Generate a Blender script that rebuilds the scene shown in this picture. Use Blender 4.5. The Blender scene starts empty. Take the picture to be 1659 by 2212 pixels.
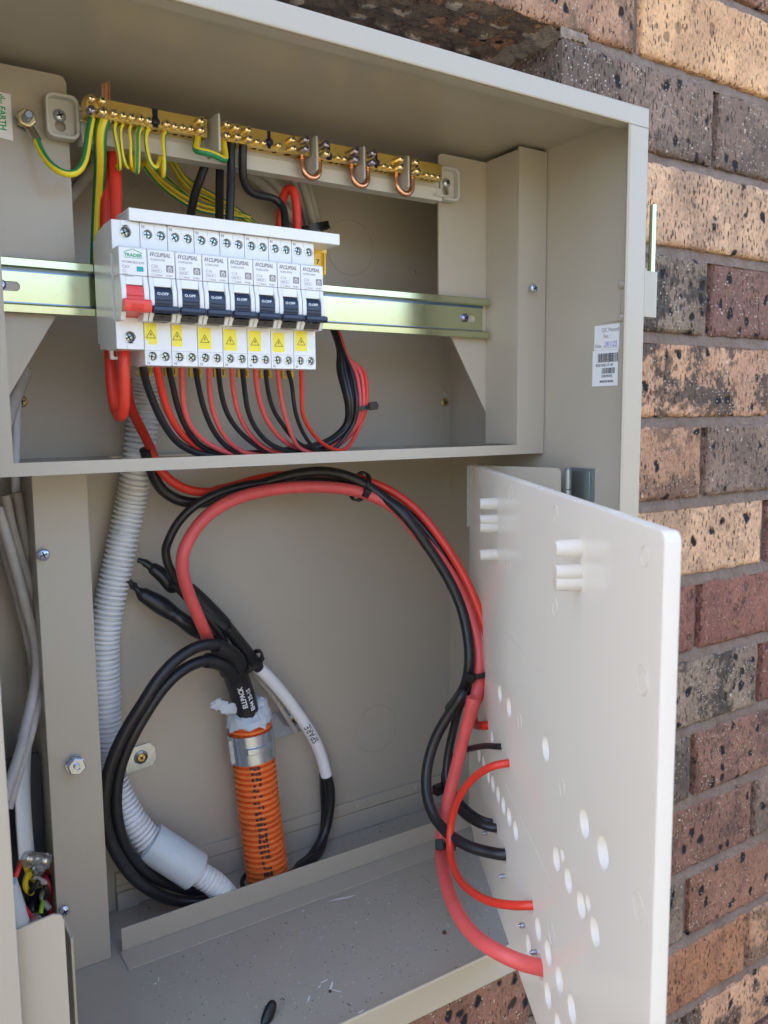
import bpy, bmesh, math, random
from mathutils import Vector, Matrix, noise
random.seed(7)
S = 0.001                      # everything below is written in millimetres
C = bpy.context.scene
COL = C.collection
# ------------------------------------------------------------------ camera
CAM = Vector((-151.547, -596.461, -85.274)); YAW, PIT, ROL, FPX = 0.5803, 0.1166, -0.0093, 1795.03
W, H = 1659.0, 2212.0
_cy, _sy, _cp, _sp, _cr, _sr = (math.cos(YAW), math.sin(YAW), math.cos(PIT), math.sin(PIT), math.cos(ROL), math.sin(ROL))
FWD = Vector((_sy*_cp, _cy*_cp, -_sp)); _r = Vector((_cy, -_sy, 0)); _u = _r.cross(FWD)
RT = _cr*_r + _sr*_u; UPV = -_sr*_r + _cr*_u
cd = bpy.data.cameras.new('camera'); cam = bpy.data.objects.new('camera', cd); COL.objects.link(cam)
cam.matrix_world = Matrix(((RT.x, UPV.x, -FWD.x, CAM.x*S), (RT.y, UPV.y, -FWD.y, CAM.y*S), (RT.z, UPV.z, -FWD.z, CAM.z*S), (0, 0, 0, 1)))
cd.sensor_fit = 'HORIZONTAL'; cd.sensor_width = 36; cd.lens = FPX/W*36
cd.clip_start = 0.01; cd.clip_end = 500
cd.dof.use_dof = True; cd.dof.focus_distance = 0.60; cd.dof.aperture_fstop = 19
C.camera = cam
# ------------------------------------------------------------------ world, sun, exposure
SUN_EL, SUN_ROT = math.radians(46), math.radians(-45)
w = bpy.data.worlds.new('World'); C.world = w; w.use_nodes = True
nt = w.node_tree; bg = nt.nodes['Background']
sky = nt.nodes.new('ShaderNodeTexSky'); sky.sky_type = 'NISHITA'; sky.sun_disc = False
sky.air_density = .9; sky.dust_density = 3.0; sky.ozone_density = .6; sky.sun_elevation = SUN_EL; sky.sun_rotation = SUN_ROT
nt.links.new(sky.outputs[0], bg.inputs[0]); bg.inputs[1].default_value = 0.12
sd = bpy.data.lights.new('sun', 'SUN'); sd.energy = 4.0; sd.angle = math.radians(0.5); sd.color = (1, 0.95, 0.86)
sun = bpy.data.objects.new('sun', sd); COL.objects.link(sun)
sv = Vector((math.sin(SUN_ROT)*math.cos(SUN_EL), math.cos(SUN_ROT)*math.cos(SUN_EL), math.sin(SUN_EL)))
sun.rotation_euler = sv.to_track_quat('Z', 'Y').to_euler()
C.view_settings.view_transform = 'Standard'; C.view_settings.look = 'None'; C.view_settings.gamma = 1
C.view_settings.exposure = 2.72
C.cycles.max_bounces = 10; C.cycles.diffuse_bounces = 6
# ------------------------------------------------------------------ placing helpers
def ray(u, v):
    return RT*((u-W/2)/FPX) + UPV*(-(v-H/2)/FPX) + FWD
def at(u, v, Y=None, X=None, Z=None):
    d = ray(u, v)
    t = (Y-CAM.y)/d.y if Y is not None else (X-CAM.x)/d.x if X is not None else (Z-CAM.z)/d.z
    return CAM + d*t
CR = {'A': (0, 108, .3255), 'B': (432, 189, .3906), 'D': (189, 432, .3418), 'L': (0, 756, .4883), 'M': (270, 756, .3581),
      'N': (162, 1296, .3581), 'O': (810, 1458, .4232), 'P': (702, 972, .4883), 'Q': (324, 1161, .2930), 'R': (0, 1080, .2685),
      'T': (0, 1566, .2919), 'V': (0, 486, .2563), 'G': (0, 0, 1.0)}
def cp(k, x, y, Y):
    o = CR[k]; return at(o[0]+x*o[2], o[1]+y*o[2], Y=Y)
def cd_(k, x, y, dep):
    o = CR[k]; return CAM + ray(o[0]+x*o[2], o[1]+y*o[2])*dep
def KD(k, lst): return [cd_(k, *q) for q in lst]
def onplane(u, v, A, B):
    n = Vector((-(B-A).y, (B-A).x, 0)); d = ray(u, v); t = (A-CAM).dot(n)/d.dot(n); q = CAM+d*t
    e = Vector(((B-A).x, (B-A).y, 0)).normalized(); return (q-A).dot(e), q.z, t
# ------------------------------------------------------------------ materials
MATS = {}
def mat(name, col, rough=0.5, metal=0.0, coat=0.0, bump=0.0, bscale=400, spec=0.5, vary=0.0, vscale=40, trans=0.0, rvar=0.0):
    if name in MATS: return MATS[name]
    m = bpy.data.materials.new(name); m.use_nodes = True; t = m.node_tree; b = t.nodes['Principled BSDF']
    b.inputs['Base Color'].default_value = (*col, 1); b.inputs['Roughness'].default_value = rough
    b.inputs['Metallic'].default_value = metal; b.inputs['Coat Weight'].default_value = coat; b.inputs['Coat Roughness'].default_value = 0.12
    b.inputs['Specular IOR Level'].default_value = spec; b.inputs['Transmission Weight'].default_value = trans
    tc = t.nodes.new('ShaderNodeTexCoord')
    if bump:
        n = t.nodes.new('ShaderNodeTexNoise'); n.inputs['Scale'].default_value = bscale; n.inputs['Detail'].default_value = 3
        bp = t.nodes.new('ShaderNodeBump'); bp.inputs['Strength'].default_value = bump; bp.inputs['Distance'].default_value = 0.001
        t.links.new(tc.outputs['Object'], n.inputs['Vector']); t.links.new(n.outputs['Fac'], bp.inputs['Height']); t.links.new(bp.outputs[0], b.inputs['Normal'])
    if vary or rvar:
        n = t.nodes.new('ShaderNodeTexNoise'); n.inputs['Scale'].default_value = vscale; n.inputs['Detail'].default_value = 6; n.inputs['Roughness'].default_value = 0.65
        t.links.new(tc.outputs['Object'], n.inputs['Vector'])
        if vary:
            r = t.nodes.new('ShaderNodeMapRange'); r.inputs[1].default_value = .3; r.inputs[2].default_value = .7; r.inputs[3].default_value = 1-vary; r.inputs[4].default_value = 1+vary
            t.links.new(n.outputs['Fac'], r.inputs[0])
            mx = t.nodes.new('ShaderNodeVectorMath'); mx.operation = 'SCALE'; mx.inputs[0].default_value = col
            t.links.new(r.outputs[0], mx.inputs['Scale']); t.links.new(mx.outputs[0], b.inputs['Base Color'])
        if rvar:
            r2 = t.nodes.new('ShaderNodeMapRange'); r2.inputs[1].default_value = .3; r2.inputs[2].default_value = .7; r2.inputs[3].default_value = rough-rvar; r2.inputs[4].default_value = rough+rvar
            t.links.new(n.outputs['Fac'], r2.inputs[0]); t.links.new(r2.outputs[0], b.inputs['Roughness'])
    MATS[name] = m; return m
def ramp(t, src, stops):
    r = t.nodes.new('ShaderNodeValToRGB'); e = r.color_ramp.elements
    e[0].position, e[0].color = stops[0][0], (*stops[0][1], 1); e[1].position, e[1].color = stops[-1][0], (*stops[-1][1], 1)
    for p, c in stops[1:-1]:
        k = e.new(p); k.color = (*c, 1)
    t.links.new(src, r.inputs[0]); return r.outputs[0]
def mix(t, fac, a, b):
    m = t.nodes.new('ShaderNodeMix'); m.data_type = 'RGBA'; t.links.new(fac, m.inputs[0])
    for s, i in ((a, 6), (b, 7)):
        if isinstance(s, tuple): m.inputs[i].default_value = (*s, 1)
        else: t.links.new(s, m.inputs[i])
    return m.outputs[2]
BEIGE = mat('powder_coat', (.46, .412, .336), .30, bump=.10, bscale=900, vary=.008, vscale=12, rvar=.008, spec=.5)
FLOORB = mat('dusty_powder_coat', (.42, .38, .315), .40, bump=.12, bscale=900, vary=.035, vscale=18, rvar=.03)
ZINC = mat('zinc_plate', (.56, .60, .37), .17, 1, vary=.03, vscale=160, rvar=.03)
ZBLUE = mat('blue_passivated_zinc', (.16, .27, .50), .25, 1)
STEEL = mat('bright_steel', (.52, .58, .66), .22, .75, rvar=.08, vscale=200)
STEELB = mat('blued_steel', (.35, .36, .62), .2, 1)
BRASS = mat('brass', (.85, .60, .17), .24, 1, vary=.03, vscale=90, rvar=.04)
BRASSC = mat('brass_screw', (.86, .70, .38), .18, 1)
GOLDSC = mat('yellow_zinc_screw', (.70, .50, .22), .32, 1)
COPPER = mat('copper', (.80, .42, .27), .26, 1, vary=.08)
BRIGHTC = mat('bright_copper', (.95, .55, .30), .2, 1)
WHITEP = mat('white_plastic', (.79, .80, .81), .32, bump=.05, bscale=1500, coat=.15)
WHITER = mat('white_cover_plastic', (.82, .82, .84), .25, coat=.25, bump=.03)
LGREY = mat('light_grey_plastic', (.60, .61, .60), .38, bump=.06)
SHADEW = mat('panel_plastic', (.90, .865, .80), .13, bump=.015, bscale=120, spec=.5)
_t = SHADEW.node_tree; _b = _t.nodes['Principled BSDF']; _tr = _t.nodes.new('ShaderNodeBsdfTranslucent'); _tr.inputs[0].default_value = (.92, .88, .82, 1)
_mx = _t.nodes.new('ShaderNodeMixShader'); _mx.inputs[0].default_value = .42; _t.links.new(_b.outputs[0], _mx.inputs[1]); _t.links.new(_tr.outputs[0], _mx.inputs[2])
_t.links.new(_mx.outputs[0], _t.nodes['Material Output'].inputs[0])
RED = mat('red_cable', (.72, .045, .025), .36, bump=.05, bscale=300, vary=.06, vscale=60)
PINK = mat('pink_red_cable', (.74, .105, .10), .42, bump=.05, bscale=300, vary=.08, vscale=50)
BLACK = mat('black_cable', (.016, .016, .018), .36, bump=.10, bscale=260, rvar=.08, vscale=120)
BLACKP = mat('black_plastic', (.012, .012, .014), .32)
NAVY = mat('navy_plastic', (.018, .03, .065), .30)
REDP = mat('red_toggle', (.78, .07, .06), .30)
YELP = mat('yellow_plastic', (.85, .58, .05), .35)
YLAB = mat('yellow_label', (.90, .78, .06), .45)
YEL = mat('yellow_sheath', (.85, .68, .03), .36)
GRN = mat('green_sheath', (.02, .24, .09), .36)
GREYC = mat('grey_sheath', (.42, .39, .355), .5, vary=.14, vscale=70, bump=.1, bscale=200)
PALEC = mat('pale_sheath', (.66, .68, .68), .35)
CONDG = mat('grey_conduit', (.76, .78, .79), .33, vary=.07, vscale=60, bump=.04)
CONDU = mat('shelf_grey_conduit', (.64, .64, .60), .36, vary=.10, vscale=60)
COLG = mat('grey_pvc', (.58, .64, .68), .35, vary=.04)
ORANGE = mat('orange_conduit', (.88, .20, .045), .28, vary=.14, vscale=45, bump=.06, bscale=250, rvar=.08)
WSLEEVE = mat('white_sleeve', (.86, .87, .88), .3)
SEAL = mat('white_sealant', (.55, .60, .64), .5, bump=.3, bscale=300)
INKG = mat('grey_ink', (.27, .25, .26), .6)
INKL = mat('light_grey_ink', (.36, .35, .36), .6)
INKK = mat('black_ink', (.02, .02, .02), .6)
INKB = mat('blue_ink', (.16, .18, .62), .6)
INKGR = mat('green_ink', (.02, .36, .14), .5)
INKW = mat('white_ink', (.80, .82, .84), .5)
TEAL = mat('teal_window', (.0, .36, .36), .3)
PAPER = mat('white_paper', (.84, .85, .88), .5)
DARKH = mat('dark_hole', (.02, .02, .022), .7)
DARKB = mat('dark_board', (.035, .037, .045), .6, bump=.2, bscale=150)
CLEAR = mat('clear_plastic', (.92, .94, .95), .08, trans=.92)
EMB = mat('embossed_print', (.07, .07, .085), .6)
# ------------------------------------------------------------------ mesh builder
class MB:
    def __init__(s): s.v = []; s.f = []; s.m = []; s.a = {}
    def add(s, vs, fs, mi=0):
        o = len(s.v); s.v += [Vector(q) for q in vs]; s.f += [tuple(o+i for i in f) for f in fs]; s.m += [mi]*len(fs); return s
    def box(s, x0, x1, y0, y1, z0, z1, mi=0):
        x0, x1 = min(x0, x1), max(x0, x1); y0, y1 = min(y0, y1), max(y0, y1); z0, z1 = min(z0, z1), max(z0, z1)
        return s.add([(x0, y0, z0), (x1, y0, z0), (x1, y1, z0), (x0, y1, z0), (x0, y0, z1), (x1, y0, z1), (x1, y1, z1), (x0, y1, z1)],
                     [(0, 3, 2, 1), (4, 5, 6, 7), (0, 1, 5, 4), (1, 2, 6, 5), (2, 3, 7, 6), (3, 0, 4, 7)], mi)
    def fbox(s, F, x0, x1, y0, y1, z0, z1, mi=0):
        b = MB().box(x0, x1, y0, y1, z0, z1); return s.add([F @ q for q in b.v], b.f, mi)
    def prism(s, pts, h0, h1, F=None, mi=0):
        # polygon (a,b) in the frame's xy plane, extruded h0..h1 along its z
        n = len(pts); F = F or Matrix.Identity(4)
        ar = sum(pts[i][0]*pts[(i+1) % n][1]-pts[(i+1) % n][0]*pts[i][1] for i in range(n))
        if ar < 0: pts = pts[::-1]
        if h0 > h1: h0, h1 = h1, h0
        vs = [F @ Vector((a, b, h0)) for a, b in pts]+[F @ Vector((a, b, h1)) for a, b in pts]
        return s.add(vs, [tuple(range(n-1, -1, -1)), tuple(range(n, 2*n))]+[(i, (i+1) % n, n+(i+1) % n, n+i) for i in range(n)], mi)
    def lathe(s, o, ax, prof, seg=24, mi=0, cap=True, F=None):
        ax = Vector(ax).normalized(); t = ax.orthogonal().normalized(); b = ax.cross(t); o = Vector(o); vs = []; fs = []
        for h, r in prof:
            for i in range(seg):
                a = 2*math.pi*i/seg; vs.append(o+ax*h+t*(r*math.cos(a))+b*(r*math.sin(a)))
        for j in range(len(prof)-1):
            for i in range(seg):
                k = (i+1) % seg; fs.append((j*seg+i, j*seg+k, (j+1)*seg+k, (j+1)*seg+i))
        if cap: fs.append(tuple(range(seg-1, -1, -1))); fs.append(tuple((len(prof)-1)*seg+i for i in range(seg)))
        return s.add(vs, fs, mi)
    def tube(s, pts, r, seg=14, step=3.0, rf=None, stripe=None, cap=True, flat=None, smooth=True):
        P = path(pts, step) if smooth else [Vector(p) for p in pts]
        fr = frames(P, bool(stripe)); L = 0; n = len(P); vs = []; fs = []; ms = []
        for j, (p, T, N, B) in enumerate(fr):
            if j: L += (P[j]-P[j-1]).length
            rr = (r(L) if callable(r) else r) * (rf(j/(n-1)) if rf else 1)
            for i in range(seg):
                a = 2*math.pi*i/seg
                fx = flat if flat else 1
                vs.append(p+N*(rr*math.cos(a))+B*(rr*fx*math.sin(a)))
        for j in range(n-1):
            for i in range(seg):
                k = (i+1) % seg; fs.append((j*seg+i, j*seg+k, (j+1)*seg+k, (j+1)*seg+i))
                if stripe:
                    q = ((i+.5)*360/seg+180) % 360-180; ms.append(1 if any(a0 <= q <= a1 for a0, a1 in stripe) else 0)
                else: ms.append(0)
        if cap: fs.append(tuple(range(seg-1, -1, -1))); fs.append(tuple((n-1)*seg+i for i in range(seg))); ms += [0, 0]
        o = len(s.v); s.v += vs; s.f += [tuple(o+i for i in f) for f in fs]; s.m += ms; return s
    def sub(s, o, F=None, mi=None):
        return s.add([F @ q if F else q for q in o.v], o.f, 0) if mi is None else s.add([F @ q if F else q for q in o.v], o.f, mi)
    def build(s, name, mats, parent=None, bev=0, bseg=2, ang=35, label=None, smooth=True):
        me = bpy.data.meshes.new(name); off = WL.get(parent.name, Vector()) if parent else Vector()
        me.from_pydata([(q*S-off) for q in s.v], [], s.f)
        for mm in (mats if isinstance(mats, (list, tuple)) else [mats]): me.materials.append(mm)
        me.polygons.foreach_set('material_index', s.m)
        for k, vals in s.a.items():
            at_ = me.attributes.new(k, 'FLOAT_COLOR', 'FACE'); at_.data.foreach_set('color', [c for v_ in vals for c in (*v_, 1.0)])
        if smooth:
            me.polygons.foreach_set('use_smooth', [True]*len(me.polygons)); me.set_sharp_from_angle(angle=math.radians(ang))
        me.update(); o = bpy.data.objects.new(name, me); COL.objects.link(o); o.parent = parent
        WL[o.name] = off if parent else Vector()
        if bev:
            b = o.modifiers.new('bevel', 'BEVEL'); b.width = bev*S; b.segments = bseg; b.limit_method = 'ANGLE'; b.angle_limit = math.radians(40)
        if label: o['label'] = label
        return o
WL = {}
def path(pts, step):
    P = [Vector(p) for p in pts]
    if len(P) < 3:
        out = []; n = max(2, int((P[1]-P[0]).length/step))
        return [P[0].lerp(P[1], i/n) for i in range(n+1)]
    Q = [P[0]*2-P[1]]+P+[P[-1]*2-P[-2]]; fine = []
    for i in range(1, len(Q)-2):
        p0, p1, p2, p3 = Q[i-1:i+3]
        t0 = 0; t1 = t0+max(1e-3, (p1-p0).length)**.5; t2 = t1+max(1e-3, (p2-p1).length)**.5; t3 = t2+max(1e-3, (p3-p2).length)**.5
        for k in range(24):
            t = t1+(t2-t1)*k/24
            a1 = p0*((t1-t)/(t1-t0))+p1*((t-t0)/(t1-t0)); a2 = p1*((t2-t)/(t2-t1))+p2*((t-t1)/(t2-t1)); a3 = p2*((t3-t)/(t3-t2))+p3*((t-t2)/(t3-t2))
            b1 = a1*((t2-t)/(t2-t0))+a2*((t-t0)/(t2-t0)); b2 = a2*((t3-t)/(t3-t1))+a3*((t-t1)/(t3-t1))
            fine.append(b1*((t2-t)/(t2-t1))+b2*((t-t1)/(t2-t1)))
    fine.append(P[-1])
    L = [0]
    for i in range(1, len(fine)): L.append(L[-1]+(fine[i]-fine[i-1]).length)
    n = max(2, round(L[-1]/step)); out = []; j = 0
    for i in range(n+1):
        d = L[-1]*i/n
        while j < len(L)-2 and L[j+1] < d: j += 1
        s_ = (d-L[j])/max(1e-6, L[j+1]-L[j]); out.append(fine[j].lerp(fine[j+1], min(1, s_)))
    # light smoothing takes the kinks of hand-read points out
    for _ in range(max(1, int(14/step))):
        out = [out[0]]+[(out[i-1]+out[i]*2+out[i+1])/4 for i in range(1, len(out)-1)]+[out[-1]]
    return out
def frames(P, face=False):
    fr = []; N = None
    for i, p in enumerate(P):
        T = (P[min(i+1, len(P)-1)]-P[max(i-1, 0)]).normalized()
        if N is None:
            N = T.orthogonal().normalized()
            if face: N = Vector((-.35, -.93, 0)); N = (N-T*N.dot(T)).normalized()
        N = (N-T*N.dot(T)).normalized(); fr.append((p, T, N, T.cross(N)))
    return fr
def frame(o, u, v):
    u = Vector(u).normalized(); v = Vector(v); v = (v-u*u.dot(v)).normalized(); n = u.cross(v); o = Vector(o)
    return Matrix(((u.x, v.x, n.x, o.x), (u.y, v.y, n.y, o.y), (u.z, v.z, n.z, o.z), (0, 0, 0, 1)))
def FR(x, y, z): return frame((x, y, z), (1, 0, 0), (0, 0, 1))       # faces the viewer (-Y)
def curve_mesh(cu):
    o = bpy.data.objects.new('tmp', cu); COL.objects.link(o); dg = bpy.context.evaluated_depsgraph_get(); dg.update()
    me = bpy.data.meshes.new_from_object(o.evaluated_get(dg)); m = MB(); m.add([v.co.copy() for v in me.vertices], [tuple(p.vertices) for p in me.polygons])
    bpy.data.objects.remove(o); bpy.data.curves.remove(cu); bpy.data.meshes.remove(me); return m
def text(txt, size, F, ext=.05, shear=0, off=0, sx=1, align='LEFT', spacing=1):
    cu = bpy.data.curves.new('t', 'FONT'); cu.body = txt; cu.size = size; cu.shear = shear; cu.offset = off; cu.extrude = ext; cu.align_x = align
    cu.space_character = spacing; cu.resolution_u = 3
    m = curve_mesh(cu); return MB().add([F @ Vector((v.x*sx, v.y, v.z)) for v in m.v], m.f)
def circ(cx, cy, r, n=28, a0=0): return [(cx+r*math.cos(a0+2*math.pi*i/n), cy+r*math.sin(a0+2*math.pi*i/n)) for i in range(n)]
def rrect(x0, x1, y0, y1, r, n=5):
    out = []
    for cx, cy, a in ((x1-r, y1-r, 0), (x0+r, y1-r, 90), (x0+r, y0+r, 180), (x1-r, y0+r, 270)):
        for i in range(n+1):
            t = math.radians(a+90*i/n); out.append((cx+r*math.cos(t), cy+r*math.sin(t)))
    return out
def plate(loops, thick, F, bevel=0):
    # first loop is the outline, the others are holes; centred on the frame's xy plane
    cu = bpy.data.curves.new('p', 'CURVE'); cu.dimensions = '2D'; cu.fill_mode = 'BOTH'; cu.extrude = max(.001, thick/2-bevel); cu.bevel_depth = bevel; cu.offset = -bevel
    cu.bevel_resolution = 1
    for lp in loops:
        sp = cu.splines.new('POLY'); sp.points.add(len(lp)-1)
        for i, (a, b) in enumerate(lp): sp.points[i].co = (a, b, 0, 1)
        sp.use_cyclic_u = True
    m = curve_mesh(cu); return MB().add([F @ v for v in m.v], m.f)
def thing(name, label, cat, loc=(0, 0, 0), group=None):
    o = bpy.data.objects.new(name, None); COL.objects.link(o); o.location = Vector(loc)*S; o.empty_display_size = .01
    o['label'] = label; o['category'] = cat; WL[o.name] = Vector(loc)*S
    if group: o['group'] = group
    return o
def tag(o, label, cat, group=None, kind=None):
    if label: o['label'] = label
    if cat: o['category'] = cat
    if group: o['group'] = group
    if kind: o['kind'] = kind
    return o
def text_on_tube(P, r, txt, size, start, up=1, rev=False, side=0.0, off=0.0, sx=1):
    """letters wrapped on the side of a tube that faces the room"""
    fr = P if not rev else P[::-1]; L = [0]
    for i in range(1, len(fr)): L.append(L[-1]+(fr[i]-fr[i-1]).length)
    m = text(txt, size, Matrix.Identity(4), ext=0, off=off); o = MB(); h = size*.35
    bb = bmesh.new(); bv = [bb.verts.new(q) for q in m.v]
    for f in m.f:
        try: bb.faces.new([bv[i] for i in f])
        except ValueError: pass
    bmesh.ops.triangulate(bb, faces=bb.faces[:])
    for _ in range(3):
        el = [e_ for e_ in bb.edges if e_.calc_length() > .7]
        if el: bmesh.ops.subdivide_edges(bb, edges=el, cuts=1); bmesh.ops.triangulate(bb, faces=bb.faces[:])
    bb.verts.index_update(); m = MB(); m.v = [v.co.copy() for v in bb.verts]; m.f = [tuple(v.index for v in f.verts) for f in bb.faces]; bb.free()
    def ev(s_):
        s_ = max(0, min(L[-1]-.01, s_)); j = 0
        while j < len(L)-2 and L[j+1] < s_: j += 1
        k = (s_-L[j])/max(1e-6, L[j+1]-L[j]); p = fr[j].lerp(fr[j+1], k); T = (fr[min(j+2, len(fr)-1)]-fr[max(j-1, 0)]).normalized(); return p, T
    vs = []
    for q in m.v:
        p, T = ev(start+q.x*sx); c = (Vector((-120, -600, -100))-p); c = (c-T*c.dot(T)).normalized(); b = c.cross(T)*up
        a = (q.y-h)/r+side; vs.append(p+(c*math.cos(a)+b*math.sin(a))*(r+.12))
    return o.add(vs, m.f)
def screw_head(m, o, ax, r, h, mi=0, cross=True, dark=1):
    """domed screw head with a cross recess"""
    ax = Vector(ax).normalized(); m.lathe(o, ax, [(0, r*.98), (h*.35, r), (h*.75, r*.8), (h, r*.45), (h*1.03, .01)], 18, mi, cap=False)
    if cross:
        t = ax.orthogonal().normalized(); b = ax.cross(t); a = random.random()*3
        t, b = t*math.cos(a)+b*math.sin(a), b*math.cos(a)-t*math.sin(a)
        for p, q in ((t, b), (b, t)):
            F = frame(Vector(o)+ax*h*.98, p, q if p is t else q); n = F.col[2].xyz
            m.fbox(F, -r*.55, r*.55, -r*.12, r*.12, -.12*r, .12*r, dark)
# ================================================================== THE SETTING
def ground_mat():
    m = bpy.data.materials.new('dry_lawn'); m.use_nodes = True; t = m.node_tree; b = t.nodes['Principled BSDF']; b.inputs['Roughness'].default_value = .95
    tc = t.nodes.new('ShaderNodeTexCoord'); n = t.nodes.new('ShaderNodeTexNoise'); n.inputs['Scale'].default_value = 2.2; n.inputs['Detail'].default_value = 8
    t.links.new(tc.outputs['Object'], n.inputs['Vector'])
    t.links.new(ramp(t, n.outputs['Fac'], [(.3, (.065, .065, .03)), (.55, (.10, .088, .05)), (.75, (.14, .115, .07))]), b.inputs['Base Color']); return m
g = MB().add([(-60000, -60000, -1350), (60000, -60000, -1350), (60000, 60000, -1350), (-60000, 60000, -1350)], [(0, 1, 2, 3)])
tag(g.build('ground', ground_mat(), smooth=False), None, None, kind='structure')
# unseen fence added across the path to throw sunlight into the open box
fe = thing('added_bounce_fence', 'unseen brown ribbed metal fence added opposite the brick wall to bounce sunlight', 'fence', (-500, -3200, -1350))
pr_ = []
for i_ in range(0, 121):
    x_ = -6500+i_*100; pr_ += [(x_, -3200 if i_ % 2 else -3225), (x_+60, -3200 if i_ % 2 else -3225)]
pr_ += [(5600, -3240), (-6500, -3240)]
MB().prism(pr_, -1350, 430, Matrix.Identity(4)).build('bounce_fence_sheet', mat('bounce_fence_brown', (.22, .20, .165), .5), fe, smooth=False)
MB().box(-6500, 5600, -3250, -3190, 430.5, 480).build('bounce_fence_rail', mat('bounce_fence_brown', (.22, .20, .165), .5), fe)
# ------------------------------------------------------------------ brick wall
YW = -38.0; ZB0 = 251.5; PITCH = 85.4
def brick_mat():
    m = bpy.data.materials.new('fired_brick'); m.use_nodes = True; t = m.node_tree; b = t.nodes['Principled BSDF']; b.inputs['Roughness'].default_value = .85
    b.inputs['Specular IOR Level'].default_value = .25
    N = t.nodes.new; lk = t.links.new
    tc = N('ShaderNodeTexCoord'); at1 = N('ShaderNodeAttribute'); at1.attribute_name = 'bcol'; at2 = N('ShaderNodeAttribute'); at2.attribute_name = 'bvar'
    sp = N('ShaderNodeSeparateColor'); lk(at2.outputs['Color'], sp.inputs[0])
    def vor(scale, sc=(1, 1, 1), feat='F1', rnd=1.0):
        mp = N('ShaderNodeMapping'); mp.inputs['Scale'].default_value = sc; lk(tc.outputs['Object'], mp.inputs[0])
        nz = N('ShaderNodeTexNoise'); nz.inputs['Scale'].default_value = scale*1.5; nz.inputs['Detail'].default_value = 2; lk(mp.outputs[0], nz.inputs['Vector'])
        ad = N('ShaderNodeMix'); ad.data_type = 'RGBA'; ad.blend_type = 'LINEAR_LIGHT'; ad.inputs[0].default_value = .35/scale; lk(mp.outputs[0], ad.inputs[6]); lk(nz.outputs['Color'], ad.inputs[7])
        v = N('ShaderNodeTexVoronoi'); v.inputs['Scale'].default_value = scale; v.feature = feat; lk(ad.outputs[2], v.inputs['Vector']); return v
    def noi(scale, det=4, sc=(1, 1, 1)):
        mp = N('ShaderNodeMapping'); mp.inputs['Scale'].default_value = sc; lk(tc.outputs['Object'], mp.inputs[0])
        n = N('ShaderNodeTexNoise'); n.inputs['Scale'].default_value = scale; n.inputs['Detail'].default_value = det; n.inputs['Roughness'].default_value = .6; lk(mp.outputs[0], n.inputs['Vector']); return n.outputs['Fac']
    def math_(op, a, bb):
        q = N('ShaderNodeMath'); q.operation = op
        for i, x in enumerate((a, bb)):
            if isinstance(x, (int, float)): q.inputs[i].default_value = x
            else: lk(x, q.inputs[i])
        return q.outputs[0]
    def step(v, a, bb):
        r = N('ShaderNodeMapRange'); r.interpolation_type = 'SMOOTHSTEP'; r.inputs[1].default_value = a; r.inputs[2].default_value = bb; lk(v, r.inputs[0]); return r.outputs[0]
    # broad colour drift
    drift = step(noi(14, 5), .35, .65); col = at1.outputs['Color']
    dk = N('ShaderNodeVectorMath'); dk.operation = 'MULTIPLY'; lk(col, dk.inputs[0]); dk.inputs[1].default_value = (.62, .60, .62)
    col = mix(t, math_('MULTIPLY', drift, .75), col, dk.outputs[0])
    fine = step(noi(330, 5, (1, 1, .5)), .35, .65)
    lt = N('ShaderNodeVectorMath'); lt.operation = 'MULTIPLY'; lk(col, lt.inputs[0]); lt.inputs[1].default_value = (1.45, 1.42, 1.4)
    col = mix(t, math_('MULTIPLY', fine, .6), col, lt.outputs[0])
    # ironspot: grey-black clouds where bvar.r is high
    cloud = math_('MULTIPLY', step(math_('ADD', noi(20, 4, (1, 1, 1)), math_('MULTIPLY', noi(150, 3), .35)), .64, .76), sp.outputs[0])
    col = mix(t, math_('MULTIPLY', cloud, .85), col, (.055, .048, .045))
    # big black pits
    v1 = vor(60, (1, 1, .8)); big = math_('SUBTRACT', 1, step(v1.outputs['Distance'], .20, .34))
    sel = step(sep(t, v1.outputs['Color'], 0), .52, .56); big = math_('MULTIPLY', math_('MULTIPLY', big, sel), step(sp.outputs[1], .1, .5))
    col = mix(t, big, col, (.018, .018, .022))
    # drag marks: small vertical dark pores
    v2 = vor(190, (1.5, 1.5, .5)); por = math_('SUBTRACT', 1, step(v2.outputs['Distance'], .18, .32)); por = math_('MULTIPLY', por, step(math_('ADD', sep(t, v2.outputs['Color'], 1), math_('MULTIPLY', noi(22, 3), .9)), .82, .90))
    v5 = vor(420, (1.4, 1.4, .45)); po2 = math_('SUBTRACT', 1, step(v5.outputs['Distance'], .18, .36)); po2 = math_('MULTIPLY', po2, step(sep(t, v5.outputs['Color'], 0), .45, .5)); por = math_('MAXIMUM', por, math_('MULTIPLY', po2, .6))
    col = mix(t, math_('MULTIPLY', por, .85), col, (.06, .032, .022))
    # white grit
    v3 = vor(300, (1, 1, 1)); wht = math_('SUBTRACT', 1, step(v3.outputs['Distance'], .22, .34)); wht = math_('MULTIPLY', wht, step(sep(t, v3.outputs['Color'], 2), .62, .66))
    wht = math_('MULTIPLY', wht, step(noi(24, 3), .38, .55)); wht = math_('MULTIPLY', wht, step(sp.outputs[2], .0, .6))
    col = mix(t, wht, col, (.62, .52, .42))
    v4 = vor(95, (1, 1, 1)); wh2 = math_('SUBTRACT', 1, step(v4.outputs['Distance'], .10, .17)); wh2 = math_('MULTIPLY', math_('MULTIPLY', wh2, step(sep(t, v4.outputs['Color'], 2), .86, .88)), step(sp.outputs[2], .1, .6))
    col = mix(t, wh2, col, (.66, .56, .46))
    lk(col, b.inputs['Base Color'])
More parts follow.
